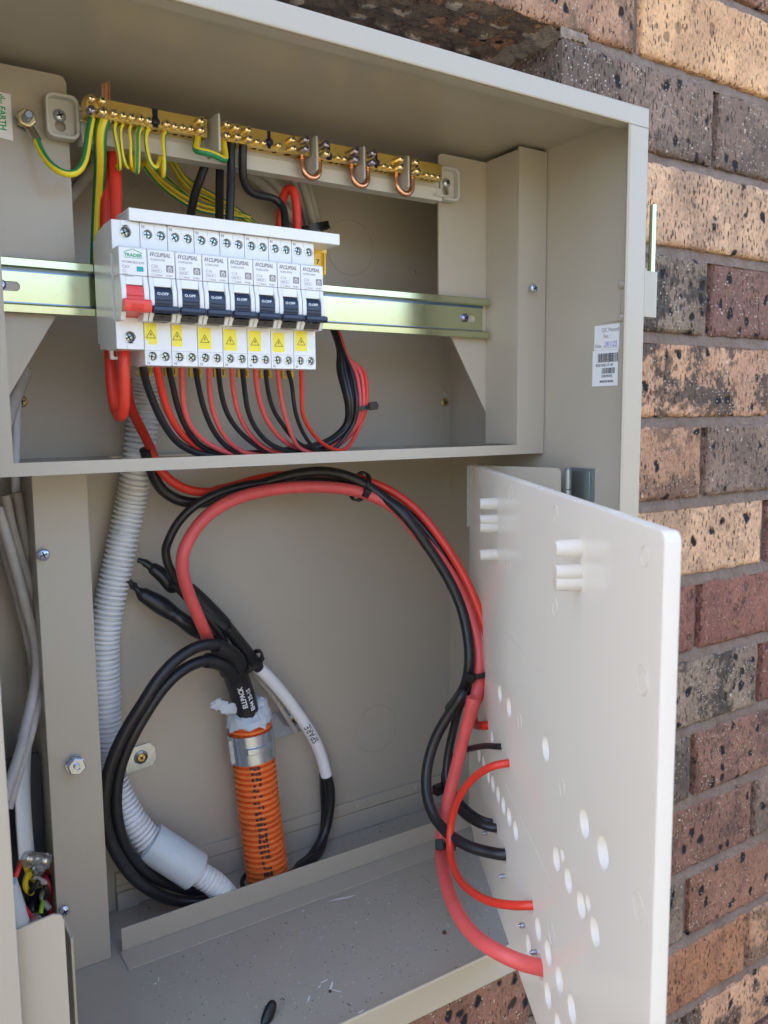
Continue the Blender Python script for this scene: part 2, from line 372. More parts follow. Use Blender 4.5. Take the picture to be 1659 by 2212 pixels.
    h = math_('SUBTRACT', math_('MULTIPLY', noi(420, 4, (1, 1, .6)), .8), math_('ADD', math_('MULTIPLY', por, 1.3), math_('MULTIPLY', big, 1.1)))
    h = math_('ADD', h, math_('MULTIPLY', noi(60, 4), .9)); h = math_('ADD', h, math_('MULTIPLY', wht, .4))
    bp = N('ShaderNodeBump'); bp.inputs['Strength'].default_value = 1.0; bp.inputs['Distance'].default_value = .0019; lk(h, bp.inputs['Height']); lk(bp.outputs[0], b.inputs['Normal'])
    return m
def sep(t, src, i):
    s_ = t.nodes.new('ShaderNodeSeparateColor'); t.links.new(src, s_.inputs[0]); return s_.outputs[i]
def mortar_mat():
    m = bpy.data.materials.new('mortar'); m.use_nodes = True; t = m.node_tree; b = t.nodes['Principled BSDF']; b.inputs['Roughness'].default_value = .95; b.inputs['Specular IOR Level'].default_value = .1
    tc = t.nodes.new('ShaderNodeTexCoord'); n = t.nodes.new('ShaderNodeTexNoise'); n.inputs['Scale'].default_value = 35; n.inputs['Detail'].default_value = 8; n.inputs['Roughness'].default_value = .7
    n2 = t.nodes.new('ShaderNodeTexNoise'); n2.inputs['Scale'].default_value = 500; n2.inputs['Detail'].default_value = 3
    for q in (n, n2): t.links.new(tc.outputs['Object'], q.inputs['Vector'])
    c = ramp(t, n.outputs['Fac'], [(.3, (.21, .14, .10)), (.5, (.31, .225, .175)), (.7, (.40, .31, .26))])
    t.links.new(mix(t, n2.outputs['Fac'], (.16, .12, .10), c), b.inputs['Base Color'])
    bp = t.nodes.new('ShaderNodeBump'); n3 = t.nodes.new('ShaderNodeTexNoise'); n3.inputs['Scale'].default_value = 110; n3.inputs['Detail'].default_value = 6; t.links.new(tc.outputs['Object'], n3.inputs['Vector']); bp.inputs['Strength'].default_value = 1; bp.inputs['Distance'].default_value = .006; t.links.new(n3.outputs['Fac'], bp.inputs['Height']); t.links.new(bp.outputs[0], b.inputs['Normal'])
    return m
BR = {'tan': ((.78, .46, .25), .1, .3, .05), 'tansp': ((.72, .455, .28), .35, 1, .2), 'brown': ((.27, .185, .14), .45, .6, 1), 'grey': ((.20, .155, .125), .5, .3, 1),
      'dgrey': ((.30, .225, .165), 1, 1, .9), 'redb': ((.24, .13, .10), .2, .9, .7), 'blot': ((.60, .35, .215), 1, 1, .7), 'lbrown': ((.50, .285, .175), .6, .9, .4),
      'red': ((.29, .135, .10), .1, .3, .3), 'rbrown': ((.29, .15, .105), .2, .5, .7), 'lred': ((.40, .19, .105), .15, .3, .3), 'rbspot': ((.27, .145, .105), .6, 1, 1)}
PICK = {(0, 392): 'brown', (0, 512): 'tan', (1, 392): 'brown', (1, 632): 'brown', (2, 272): 'tansp', (2, 512): 'tansp', (2, 752): 'tan', (3, 392): 'dgrey', (3, 632): 'redb',
        (4, 272): 'blot', (4, 512): 'blot', (4, 752): 'tan', (5, 392): 'lbrown', (5, 632): 'brown', (6, 272): 'tansp', (6, 512): 'tansp', (6, 752): 'redb', (7, 392): 'red', (7, 632): 'red',
        (8, 512): 'dgrey', (8, 752): 'red', (9, 392): 'grey', (9, 632): 'rbspot', (10, 512): 'rbspot', (10, 752): 'brown', (10, 272): 'rbrown', (11, 152): 'rbrown', (11, 392): 'dgrey', (11, 632): 'rbrown',
        (12, 512): 'lred', (12, 272): 'rbspot', (12, 752): 'lbrown', (13, 392): 'dgrey', (13, 632): 'blot', (9, 152): 'brown', (-1, 392): 'brown', (-1, 632): 'rbrown', (10, 32): 'brown', (9, 152): 'redb', (11, -88): 'brown'}
wall = thing('brick_wall', 'old speckled brick wall in tan, brown and red around the beige electrical box', 'wall')
OX0, OX1, OZ0, OZ1 = -135.0, 407.0, -528.0, 251.5
bm_ = MB(); cols = []; vrs = []
def brick(x0, x1, z0, z1, key, fine):
    c, r_, g_, b_ = BR[key]; k = 1+random.uniform(-.08, .08); c = tuple(q*k for q in c)
    nx, nz = (max(3, int((x1-x0)/3.5)), 22) if fine else (4, 3); sd_ = random.uniform(0, 900); vs = []; fs = []
    yo = random.uniform(-1.2, 1.2)
    for j in range(nz+1):
        for i in range(nx+1):
            a = i/nx; bb = j/nz; x = x0+(x1-x0)*a; z = z0+(z1-z0)*bb
            e = min(min(a, 1-a)*(x1-x0), min(bb, 1-bb)*(z1-z0)); n1 = noise.noise(Vector((x*.05+sd_, z*.05, 3)))
            rd = 3.5+2*n1; y = YW+yo+(max(0, rd-e)**2/(rd*1.6) if e < rd else 0)+noise.noise(Vector((x*.03+sd_, z*.03, 1)))*1.0+noise.noise(Vector((x*.15+sd_, z*.15, 8)))*.35
            jx = noise.noise(Vector((z*.09+sd_, 5, i*.01)))*1.6; jz = noise.noise(Vector((x*.06+sd_, 9, 0)))*1.3
            vs.append((x+jx*(abs(a-.5)*2), y, z+jz*(abs(bb-.5)*2)))
    for j in range(nz):
        for i in range(nx): q = j*(nx+1)+i; fs.append((q, q+1, q+nx+2, q+nx+1))
    # sides running back into the wall
    ring = [j*(nx+1) for j in range(nz+1)]+[nz*(nx+1)+i for i in range(1, nx+1)]+[j*(nx+1)+nx for j in range(nz-1, -1, -1)]+[i for i in range(nx-1, 0, -1)]
    o = len(vs); vs += [(vs[q][0], YW+108, vs[q][2]) for q in ring]; n = len(ring)
    for i in range(n): fs.append((ring[i], ring[(i+1) % n], o+(i+1) % n, o+i))
    bm_.add(vs, fs); cols.extend([c]*len(fs)); vrs.extend([(r_, g_, b_)]*len(fs))
for k in range(-11, 19):
    z0 = ZB0-PITCH*k; z1 = z0+75.5; off = 392 if k % 2 else 512
    for n in range(-9, 8):
        xs = off+240*n; x0 = xs; x1 = xs+230
        key = PICK.get((k, xs), random.choice(['brown', 'rbrown', 'grey', 'lbrown', 'tan', 'redb', 'blot']))
        fine = 60 < x1 and x0 < 900 and -820 < z0 < 360
        if z1 > OZ0+2 and z0 < OZ1-2:
            if x0 < OX1 and x1 > OX0:
                if x1 > OX1+30 and x0 < OX1: x0 = OX1
                elif x0 < OX0-30 and x1 > OX0: x1 = OX0
                else: continue
        brick(x0, x1, z0, z1, key, fine)
bm_.a['bcol'] = cols; bm_.a['bvar'] = vrs
bm_.build('brick_facing', brick_mat(), wall, ang=60)
mr = mortar_mat(); YJ = YW+8.0
mo = plate([[(-1650, -1340), (2150, -1340), (2150, 1180), (-1650, 1180)], [(OX0, OZ0), (OX1+2, OZ0), (OX1+2, OZ1+1), (OX0, OZ1+1)]], 190-YJ, FR(0, (190+YJ)/2, 0))
mo.build('mortar', mr, wall, smooth=False)
bed = MB()
for k in range(-3, 13):
    zt_ = ZB0-PITCH*k+2.0; zb_ = zt_-14.0
    for (xa, xb) in ((60, OX0), (OX0, OX1), (OX1, 900)):
        if xb <= xa: continue
        if xa < OX1 and xb <= OX1 and zt_ > OZ0+3 and zb_ < OZ1-3: continue
        if xa < OX0: continue
        nx, ny = int((xb-xa)/2.2), 8; vs = []; fs = []
        for j in range(ny+1):
            for i in range(nx+1):
                x = xa+(xb-xa)*i/nx; z = zb_+(zt_-zb_)*j/ny; f_ = j/ny
                y = YW+.6+5.8*f_**1.6+1.6*noise.noise(Vector((x*.05, k*7, f_*1.5)))+1.0*noise.noise(Vector((x*.25, z*.25, k)))+.5*noise.noise(Vector((x*.7, z*.7, k)))
                vs.append((x, y, z))
        for j in range(ny):
            for i in range(nx): q = j*(nx+1)+i; fs.append((q, q+1, q+nx+2, q+nx+1))
        bed.add(vs, fs)
bed.build('bed_mortar', mr, wall, ang=70)
MB().box(OX0+1, OX1+1, 150, 188, OZ0+1, OZ1).build('recess_back', mr, wall, smooth=False)
# rough underside of the bricks over the opening, with mortar squeezed out of the core holes
so = MB(); nx, ny = 260, 76; vs = []; fs = []
plugs = [(OX1-20-i*29+random.uniform(-4, 4), YW+20+j*31+random.uniform(-5, 5), random.uniform(6.5, 9.5), random.uniform(4.5, 7), random.uniform(-1, 1)) for i in range(18) for j in range(4)]
cols = []; hs_ = {}
for j in range(ny+1):
    for i in range(nx+1):
        x = OX0+(OX1+2-OX0)*i/nx; y = YW+1.5+150*j/ny; h = noise.fractal(Vector((x*.035, y*.035, 0)), 1, 2, 6)*5.0+abs(noise.noise(Vector((x*.11, y*.11, 4))))*3.4; pk = 0
        for (px_, py_, a_, b_, k_) in plugs:
            d2 = ((x-px_)/a_)**2+((y-py_)/b_)**2
            if d2 < 1.7:
                e_ = d2+.55*noise.noise(Vector((x*.3, y*.3, px_)))
                if e_ < 1: pk = 1; h += (-4.5 if k_ > -.5 else 9)*(1-e_)**.45
                elif e_ < 1.5: h += 2.0*(1.5-e_)
        if x > OX1-16: h -= (x-OX1+16)*.55*(1+.5*noise.noise(Vector((y*.09, x*.1, 2)))); pk = max(pk, .75)
        vs.append((x, y, OZ1-1.5+h*.8)); hs_[(i, j)] = pk
for j in range(ny):
    for i in range(nx): q = j*(nx+1)+i; fs.append((q, q+nx+1, q+nx+2, q+1)); p_ = hs_[(i, j)]; cols.append(tuple(.15*(1-p_)*k0+.34*p_*k1 for k0, k1 in ((1.1, 1.05), (.78, .86), (.58, .70))))
so.add(vs, fs); so.a['bcol'] = cols
sm_ = mat('rough_brick_bed', (.2, .15, .1), .95, bump=1.0, bscale=260); _t = sm_.node_tree; _a = _t.nodes.new('ShaderNodeAttribute'); _a.attribute_name = 'bcol'; _n = _t.nodes.new('ShaderNodeTexNoise'); _n.inputs['Scale'].default_value = 90; _n.inputs['Detail'].default_value = 7
_v = _t.nodes.new('ShaderNodeVectorMath'); _v.operation = 'SCALE'; _r = _t.nodes.new('ShaderNodeMapRange'); _r.inputs[1].default_value = .3; _r.inputs[2].default_value = .7; _r.inputs[3].default_value = .55; _r.inputs[4].default_value = 1.6
_t.links.new(_n.outputs['Fac'], _r.inputs[0]); _t.links.new(_a.outputs['Color'], _v.inputs[0]); _t.links.new(_r.outputs[0], _v.inputs['Scale']); _t.links.new(_v.outputs[0], _t.nodes['Principled BSDF'].inputs['Base Color'])
so.build('soffit_face', sm_, wall, ang=80)
# old mortar left on the arris of the opening
st = MB(); vs = []; fs = []; nx, ny = 40, 16
for j in range(ny+1):
    for i in range(nx+1):
        t_ = i/nx; x = OX1-3+34*t_; wv = 10+5*noise.noise(Vector((t_*6, 0, 1))); z = 251-wv*(j/ny)*(1.0-.35*t_); y = YW-.2-1.4*math.sin(math.pi*j/ny)*math.sin(math.pi*min(1, t_*1.1))-1.2*abs(noise.noise(Vector((x*.3, z*.3, 3))))
        vs.append((x, y, z))
for j in range(ny):
    for i in range(nx): q = j*(nx+1)+i; fs.append((q, q+nx+1, q+nx+2, q+1))
st.add(vs, fs)
st.tube([(OX1+31, YW-.3, 240), (OX1+32, YW-.3, 228), (OX1+30, YW-.3, 212), (OX1+31, YW-.3, 186)], .9, 6, 1.2, rf=lambda s_: .7+.9*abs(noise.noise(Vector((s_*17, 7, 1)))))
st.build('mortar_smear', mat('pale_mortar', (.27, .21, .165), .95, bump=1, bscale=280, vary=.35, vscale=110), wall, ang=80)

# ================================================================== THE ENCLOSURE
XL, XR, YF0, D, ZT, ZF = -110.0, 386.5, -150.0, 97.0, 143.5, -508.0
box = thing('electrical_box', 'beige powder coated electrical box set into the brick wall', 'box', (140, 0, -508))
# outer skins (butted, 1.5 mm sheet)
MB().box(XL, XR, D, D+1.5, ZF, ZT).build('back_panel', BEIGE, box)
MB().box(XR, XR+1.5, YF0+3, D+1.5, ZF-8, ZT+2.4).build('side_panel', BEIGE, box)
MB().box(XL-1.5, XL, YF0+3, D+1.5, ZF-8, ZT+2.4).build('side_panel', BEIGE, box)
MB().box(XL, XR, YF0+3, D+1.5, ZT, ZT+1.5).build('top_panel', BEIGE, box)
fl = plate([[(XL, YF0+3), (XR, YF0+3), (XR, D), (XL, D)], circ(154, 63, 20.5), circ(104, 50, 13)], 1.6, frame((0, 0, ZF-.8), (1, 0, 0), (0, 1, 0)))
fl.build('floor_panel', FLOORB, box, smooth=False)
# front rim: rolled return flanges
rm = plate([[(XL-2, -515), (XR+2.2, -515), (XR+2.2, 146.3), (XL-2, 146.3)], [(-91, -491), (367, -491), (367, 131.8), (-91, 131.8)]], 3, FR(0, YF0+1.5, 0), 1.2)
rm.build('front_rim', BEIGE, box, ang=50)
for za in (-16, 110): pass
MB().box(367.5, XR+1.5, YF0-.25, YF0+.2, 131.4, 131.75).build('rim_seam', mat('seam_shadow', (.20, .18, .14), .6), box)
# inner return lip behind the rim
MB().box(XL, XR, YF0+3.2, YF0+13, 131.9, 132.9).build('rim_return', BEIGE, box)
# gear frame
YG = -42.0
gf = plate([[(-96, -121.3), (385.5, -121.3), (385.5, 141), (353, 141), (353, -112.9), (-61.3, -112.9), (-61.3, 141), (-96, 141)]], 1.6, FR(0, YG, 0))
gf.box(353, 354.2, YG+.9, 0, -112.8, 139).box(371.5, 372.7, YG+1, -1, -112.8, 139).box(-62.4, -61.3, YG+.9, 0, -112.8, 139)
gf.build('gear_frame', BEIGE, box, bev=.35)
sh = plate([[(-95, YG+1), (384, YG+1), (384, D-.3), (-95, D-.3)], rrect(28, 118, 38, 86, 8), rrect(-88, -40, 30, 86, 8)], 1.4, frame((0, 0, -117.4), (1, 0, 0), (0, 1, 0)))
sh.build('shelf', BEIGE, box, smooth=False)
# mounting brackets with the cut-off lower corners
plate([[(299, 135), (300.5, 137), (303, 138), (385, 138), (385, -112.5), (371, -112.5), (313, -17), (299, -17)]], 1.5, FR(0, .8, 0)).build('mounting_bracket', BEIGE, box, smooth=False)
MB().box(379.5, 381, -40.5, -.2, -112, 138).build('bracket_web', BEIGE, box)
plate([[(-8, 134), (-9.5, 137), (-12, 138), (-95, 138), (-95, -112.5), (-80, -112.5), (-22, -17), (-8, -17)]], 1.5, FR(0, .8, 0)).build('mounting_bracket', BEIGE, box, smooth=False)
# divider post, with its foot flange against the back
po = MB(); YPO = 32.0
po.box(-38, 0, YPO, YPO+1.4, ZF+.2, -122); po.box(-1.4, 0, YPO+1.6, D-1.6, ZF+.2, -122); po.box(-38, -36.6, YPO+1.6, D-1.6, ZF+.2, -122)
po.build('divider_post', BEIGE, box, bev=.5); MB().box(.2, 21, D-1.5, D-.2, ZF+.2, -122).build('post_flange', BEIGE, box)
# floor upstand
up = MB(); up.box(9, 384, 33, 34.4, ZF+1.6, -487.5); up.box(7, 384, 9, 34.4, ZF+.2, ZF+1.4); up.build('floor_upstand', BEIGE, box, bev=.3)
# folded seam strips at the bottom of the back
MB().box(22, XR-.3, D-4, D-.2, -486, -474.5).build('back_seam', BEIGE, box, bev=.4); MB().box(22, 40, D-6, D-3.2, ZF+.2, -492).build('seam_tab', BEIGE, box, bev=.4); MB().box(22, XR-.3, D-3, D-.2, ZF+.3, -487).build('back_seam', BEIGE, box, bev=.4)
# side corner seam
# knock-outs: thin pressed rings
ko = MB()
def ring3(m, c, r, ax, w_=.35, gap=None):
    ax = Vector(ax); t = ax.orthogonal().normalized(); b = ax.cross(t)
    m.tube([Vector(c)+(t*math.cos(a)+b*math.sin(a))*r for a in [i*2*math.pi/60 for i in range(61)]], w_, 6, smooth=False, cap=False)
for kx, kz, kr in ((267.5, 72, 25.5), (291.5, -406, 24.5), (80, 80, 25.5)):
    ring3(ko := MB(), (kx, D-.1, kz), kr, (0, 1, 0)); ko.build('knock_out_ring', mat('knock_out_line', (.40, .36, .29), .5), box)
def rivet(x, y, z, ax=(0, -1, 0), r=3.0):
    MB().lathe((x, y, z), ax, [(0, r), (.6, r*.98), (1.1, r*.62), (1.2, r*.55), (.5, r*.45), (.5, .01)], 18, cap=False).build('rivet', BEIGE, box)
for x, z in ((380.9, -64.5), (380.9, -145), (380.9, -303), (380.9, -383), (341.6, 55)): rivet(x, D-.1, z)
rivet(11, D-1.5, -180.2); rivet(11, D-1.5, -420); rivet(265, D-4, -480.5); rivet(338, D-4, -491.5 if False else -480.5)
def gold(x, z, y=D-.1):
    m = MB(); m.lathe((x, y, z), (0, -1, 0), [(0, 4.6), (.8, 4.4), (1.6, 3.2), (1.7, .01)], 20, cap=False)
    for a in (0.1, 1.67):
        F = frame((x, y-1.75, z), (math.cos(a), 0, math.sin(a)), (-math.sin(a), 0, math.cos(a))); m.fbox(F, -2.4, 2.4, -.55, .55, -.1, .1, 1)
    m.build('fixing_screw', [GOLDSC, DARKH], box, label='yellow passivated cross head fixing screw')
gold(-30, -72.5); gold(386-6, -73.2); gold(-33, -352)
def pan(x, y, z, L=5, r=3.6, mt=None, name='machine_screw'):
    m = MB(); m.lathe((x, y, z), (0, -1, 0), [(0, 2), (L, 2)], 14, 0, cap=False); m.lathe((x, y-L, z), (0, -1, 0), [(0, 1.9), (0, r), (1, r), (2.0, r*.72), (2.4, .01)], 20, 0, cap=False)
    for a in (.4, 1.97):
        F = frame((x, y-L-2.25, z), (math.cos(a), 0, math.sin(a)), (-math.sin(a), 0, math.cos(a))); m.fbox(F, -r*.55, r*.55, -.5, .5, -.35, .2, 1)
    return m.build(name, [mt or STEEL, mat('blue_dark', (.03, .03, .11), .3, .5)], box)
pan(366.1, YG-.9, 22.9, 5.5, 3.8); pan(-36+2.5, YPO-.1, -182.7, 2.5, 4.4); pan(-33, YPO-.1, -455, 2.5, 4.0)
nu = MB(); nu.lathe((-19.5, YPO-.1, -343), (0, -1, 0), [(0, 4.5), (.8, 4.5), (.8, 2.5), (11, 2.5), (11, 1.5), (10, 1.2), (10, .01)], 18, cap=False)
nu.lathe((-19.5, YPO-3.5, -343), (0, -1, 0), [(0, 6.1), (.5, 6.8), (4.4, 6.8), (5, 6.0)], 6, 0); nu.lathe((-19.5, YPO-1, -343), (0, -1, 0), [(0, 7.0), (1.2, 7.0)], 24, 0); nu.build('stud_with_nut', STEEL, box, ang=25)
# door hinge on the outside, right
hp = MB(); hp.lathe((410.5, -138, 25), (0, 0, 1), [(0, 2.7), (55, 2.7)], 14); hp.build('hinge_pin', ZINC, box)
hb = MB(); hb.lathe((410.5, -138, -9), (0, 0, 1), [(0, 4.6), (36, 4.6)], 18); hb.box(389, 410, -142.6, -140.6, -9, 27).box(388.2, 390, -150, -110, -9, 27); hb.build('hinge_barrel', BEIGE, box)
MB().box(385.9, 386.4, -128, -110, -11.5, 21).build('hinge_reinforcement', BEIGE, box, bev=.2)
for z in (17, -9): MB().lathe((386.3, -128.5, z), (-1, 0, 0), [(0, 3.6), (1.0, 3.4), (2.2, 2.0), (2.4, .01)], 16, cap=False).build('rivet', BEIGE, box)
# inner hinge leaf on the side wall
# stickers ---------------------------------------------------------------
Fq = frame((386.1, -101, -63.3), (0, -1, 0), (0, 0, 1))
stk = MB().fbox(Fq, -1.5, 26, 0, 29.5, 0, .25).fbox(Fq, 0, 26.8, 29.7, 50, 0, .2)
T_ = Matrix.Translation
stk.sub(text('QC Passed', 4.4, Fq @ T_((8, 44.3, .35)), .03, off=.03, sx=.92), mi=1).sub(text('No. :', 4.2, Fq @ T_((10, 39.3, .35)), .03, off=.03, sx=.9), mi=1)
stk.sub(text('Date', 4.0, Fq @ T_((1.0, 31.8, .35)), .03, off=.03, sx=.85), mi=1); stk.fbox(Fq @ T_((0, 0, .3)), 9.5, 26, 31.3, 31.6, -.05, .05, 1)
stk.sub(text('28/1/25', 5.8, Fq @ T_((10.5, 32.3, .35)), .03, shear=.3, off=-.02, sx=.78), mi=2); random.seed(11)
for (xa_, xb_, z0_, z1_) in ((4.5, 25.5, 19.5, 26.8), (9, 22.5, 10.2, 14.8)):
    x = xa_
    while x < xb_:
        ww = random.choice((.22, .35, .6)); stk.fbox(Fq @ T_((0, 0, .35)), x, x+ww, z0_, z1_, -.05, .05, 3); x += ww+random.choice((.25, .3, .5))
stk.sub(text('8230-2025-17-147', 2.9, Fq @ T_((2.4, 16.2, .35)), .03, off=.05, sx=.86), mi=3); stk.sub(text('230DRAVL', 2.9, Fq @ T_((8.5, 7.2, .35)), .03, off=.05, sx=.9), mi=3)
stk.sub(text('MADE IN INDIA', 2.4, Fq @ T_((7, 3.0, .35)), .03, off=.1, sx=.86), mi=3)
stk.build('inspection_sticker', [PAPER, INKG, INKB, INKK], box, smooth=False, label='white inspection sticker with barcodes')
Fe = frame(at(0, 202, Y=0), (0, 0, -1), (1, 0, 0))
es = MB(); pE = at(0, 200, Y=0); z1 = pE.z; xr_ = at(28, 300, Y=0).x; z0 = at(28, 305, Y=0).z
es.prism([(xr_-24, z0+3), (xr_-24, z1+1), (xr_, z1), (xr_, z0)], 0, .3, FR(0, -.2, 0))
Fe = frame((xr_-7.4, -.6, z1-8.2), (0, 0, -1), (1, 0, 0))
es.sub(text('EARTH', 5.4, Fe, .05, sx=.88, off=.14), mi=1)
es.fbox(Fe, -4.6, -1.4, 1.2, 1.8, -.05, .05, 1)
for (a, b_, c_) in ((-5.2, -1.2, 4.2), (-6.3, -.3, 3.3), (-7.3, .6, 2.4)): es.fbox(Fe, a, a+.6, b_, c_, -.05, .05, 1)
es.build('earth_sticker', [PAPER, INKGR], box, smooth=False, label='white sticker reading EARTH in green')
# dark meter board behind the left opening, small plates at the lower left
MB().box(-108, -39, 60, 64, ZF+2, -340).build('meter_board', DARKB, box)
pl = plate([[(-91, -440), (-66, -440), (-66, -359), (-67.5, -355.5), (-71, -354), (-91, -356)]], 1.4, FR(0, -147.5+6, 0)); pl.build('latch_plate', BEIGE, box, bev=.3)
MB().box(-60.5, -59, -128, -100, -505, -380).build('latch_web', BEIGE, box, bev=.3)
# ================================================================== DIN RAIL
rail = thing('mounting_rail', 'long zinc plated top hat rail behind the white circuit breakers', 'rail', (120, -1, 0))
rl = MB(); RX0, RX1 = -94.0, 351.0
base = plate([[(RX0, -12.4), (RX1-3, -12.4), (RX1-3, 12.4), (RX0, 12.4)], rrect(323, 340, -3, 3, 2.9), rrect(-60, -44, -3.1, 3.1, 3)], 1.0, FR(0, -.55, 0))
rl.sub(base)
def railp(sg):
    return [(-1.0, 12.4*sg), (-1.0, 11.2*sg), (-6.5, 11.2*sg), (-7.5, 12.4*sg), (-7.5, 17.0*sg), (-7.0, 17.5*sg), (-6.5, 17.0*sg), (-6.5, 12.6*sg), (-5.9, 12.4*sg)]
FX = Matrix(((0, 0, 1, 0), (1, 0, 0, 0), (0, 1, 0, 0), (0, 0, 0, 1)))   # profile (y,z) extruded along x
for sg in (1, -1): rl.prism(railp(sg), RX0, RX1, FX)
for z0_, z1_ in ((9.6, 11.1), (-11.1, -9.9)): rl.box(RX0, RX1-3, -1.5, -1.06, z0_, z1_, 1)
rl.build('rail_profile', [ZINC, ZBLUE], rail)
for (x, r) in ((327, 3.6), (-56.5, 3.8)):
    m = MB(); m.lathe((x, -1.1, .3), (0, -1, 0), [(0, r*1.05), (.7, r*1.05), (.7, r), (1.7, r), (2.9, r*.7), (3.2, .01)], 20, cap=False)
    for a in (.5, 2.07):
        F = frame((x, -4.2, .3), (math.cos(a), 0, math.sin(a)), (-math.sin(a), 0, math.cos(a))); m.fbox(F, -r*.55, r*.55, -.5, .5, -.4, .2, 1)
    m.build('rail_screw', [STEELB, DARKH], rail)
# ================================================================== CIRCUIT BREAKERS
YM = -54.0; XM = 1.8; PM = 18.03
def term_screw(m, x, y, z, r, a):
    m.lathe((x, y, z), (0, -1, 0), [(0, r), (.5, r), (.9, r*.8), (1.0, .01)], 18, 1, cap=False)
    for q in (a, a+math.pi/2):
        F = frame((x, y-1.0, z), (math.cos(q), 0, math.sin(q)), (-math.sin(q), 0, math.cos(q))); m.fbox(F, -r*.75, r*.75, -r*.13, r*.13, -.3, .12, 2)
def breaker(i, main=False):
    x0 = XM+PM*i; x1 = x0+17.75; zt, zb = 38.0, (-42.0 if main else -52.0)
    if main:
        t = thing('main_switch', 'white single pole main switch with a red toggle, first in the row', 'main switch', ((x0+x1)/2, -7, 0))
    else:
        ordn = ['rated C32, directly beside the red main switch', 'rated C20, second after the red main switch', 'rated C16 and the third blue toggle', 'rated C16 and the middle blue toggle of seven',
                'rated C16 and the fifth blue toggle', 'rated C10 and second from the right end', 'rated C10 at the right end of the row'][i-1]
        t = thing('circuit_breaker', 'white circuit breaker '+ordn, 'circuit breaker', ((x0+x1)/2, -7, 0), 'blue toggle circuit breakers on the rail')
    # body: side outline extruded; recessed slightly behind the face plates
    yf = YM+5
    prof = [(-9, zb+6), (-9, zt-6), (-14, zt-6), (-14, zt-3), (-30, zt-1), (-36, zt), (yf, zt), (yf, zb), (-34, zb), (-26, zb+2), (-14, zb+2), (-14, zb+6)]
    b = MB(); b.prism(prof, x0+.15, x1-.15, FX)
    b.build('body', WHITEP, t, bev=.3)
    # terminal faces with round screw wells
    hx = [(x0+x1)/2] if main else [x0+5.0, x0+13.6]; hr = 3.5 if main else 2.9
    ztop_h = 31; zb_h = -34.2 if main else -46
    for topside in (True, False):
        zz = ztop_h if topside else zb_h; f1 = plate([rrect(x0+.1, x1-.1, 18, zt, .5) if topside else rrect(x0+.1, x1-.1, zb, -22, .5)]+[circ(h, zz, hr) for h in hx], 5.0, FR(0, YM+2.5, 0), .25)
        for h in hx: f1.sub(plate([circ(h, zz, hr+.75), circ(h, zz, hr+.05)], .5, FR(0, YM-.2, 0)))
        if main: f1.sub(plate([rrect(hx[0]-3, hx[0]+3, ztop_h+hr, zt, .3) if topside else rrect(hx[0]-2, hx[0]+2, zb, zb_h-hr, .3)], .5, FR(0, YM-.2, 0)))
        tc_ = f1.build('terminal_cover', WHITEP, t)
        if not main:
            f2 = MB()
            if topside: f2.box(x0+9.2, x0+9.35, YM-.06, YM-.02, ztop_h+2.6, zt-.4).sub(text('N', 2.6, FR(x0+1.0, YM-.1, zt-3.4), .03, off=.05))
            else: f2.box(x0+.6, x0+16.9, YM-.06, YM-.02, zb+9.6, zb+9.75).sub(text('N', 2.4, FR(x0+1.2, YM-.1, zb+.8), .03, off=.05))
            f2.build('neutral_mark', INKG, tc_, smooth=False)
    for h in hx:
        for zz in (ztop_h, zb_h):
            m = MB(); m.lathe((h, YM+5, zz), (0, -1, 0), [(.05, hr), (.1, .01)], 18, 0, cap=False)
            term_screw(m, h-(.35 if main else .2), YM+(2.6 if main else 2.2), zz-.1, hr*.88, random.random()*3)
            m.build('terminal_screw', [DARKH, mat('terminal_steel', (.42, .47, .42), .25, 1), DARKH], t)
    # nose: the 45 mm high front; cheeks either side of the toggle slot
    yc = -67.0; z_hi, z_mid, z_lo = 20.0, 2.5, -25.0
    nz = MB()
    nz.prism([(YM, z_hi), (yc+1.2, z_hi), (yc, z_hi-1), (yc, z_mid), (YM, z_mid)], x0+.1, x1-.1, FX)
    ch = 2.6 if not main else 3.0
    pr = [(YM, z_mid-.2), (yc, z_mid-.2), (yc-.6, -1), (yc-2.2, -6), (yc-2.2, -14), (yc-.6, -19), (yc+3, z_lo), (YM, z_lo)]
    nz.prism(pr, x0+.15, x0+ch+.4, FX); nz.prism(pr, x1-ch-.4, x1-.15, FX)
    nz.prism([(YM, z_mid-.2), (yc+.1, z_mid-.2), (yc-.3, -3.4), (YM, -3.8)], x0+ch+.45, x1-ch-.45, FX)
    fh = nz.build('front_housing', WHITEP, t, bev=.45)
    xc = (x0+x1)/2; sl0, sl1 = x0+ch+.5, x1-ch-.5
    if main:
        tg = MB(); tg.prism([(YM+1, -3.9), (yc-.2, -3.9), (yc-1.6, -6.5), (yc-2.0, -12), (yc-1, -20), (YM+1, -22)], sl0, sl1, FX)
        tg.box(sl0+.4, sl1-.4, yc-3.0, yc-1.7, -10.2, -9.4)
        tg.prism([(yc+1, -13.2), (yc-6, -12.6), (yc-7.2, -13.6), (yc-7.4, -18), (yc-6, -20.3), (yc, -20.2)], x0+.3, x1-.3, FX)
        for k in range(7): tg.box(xc-4+k*1.15, xc-3.5+k*1.15, yc-7.8, yc-7.0, -19.4, -15.8)
        tg.build('toggle', REDP, t, bev=.35)
        # label plate printing
        ym = yc-.08; lb = MB(); lb.sub(text('TRADER', 2.7, FR(x0+3.3, ym, 13.7), .03, off=.10, sx=1.12)); lb.sub(MB().tube([(x0+3.4, ym, 16.2), (xc, ym, 18.3), (x1-3.0, ym, 16.2)], .22, 6, smooth=False)); lb.box(x0+3.4, x1-3, ym-.05, ym+.05, 12.9, 13.15)
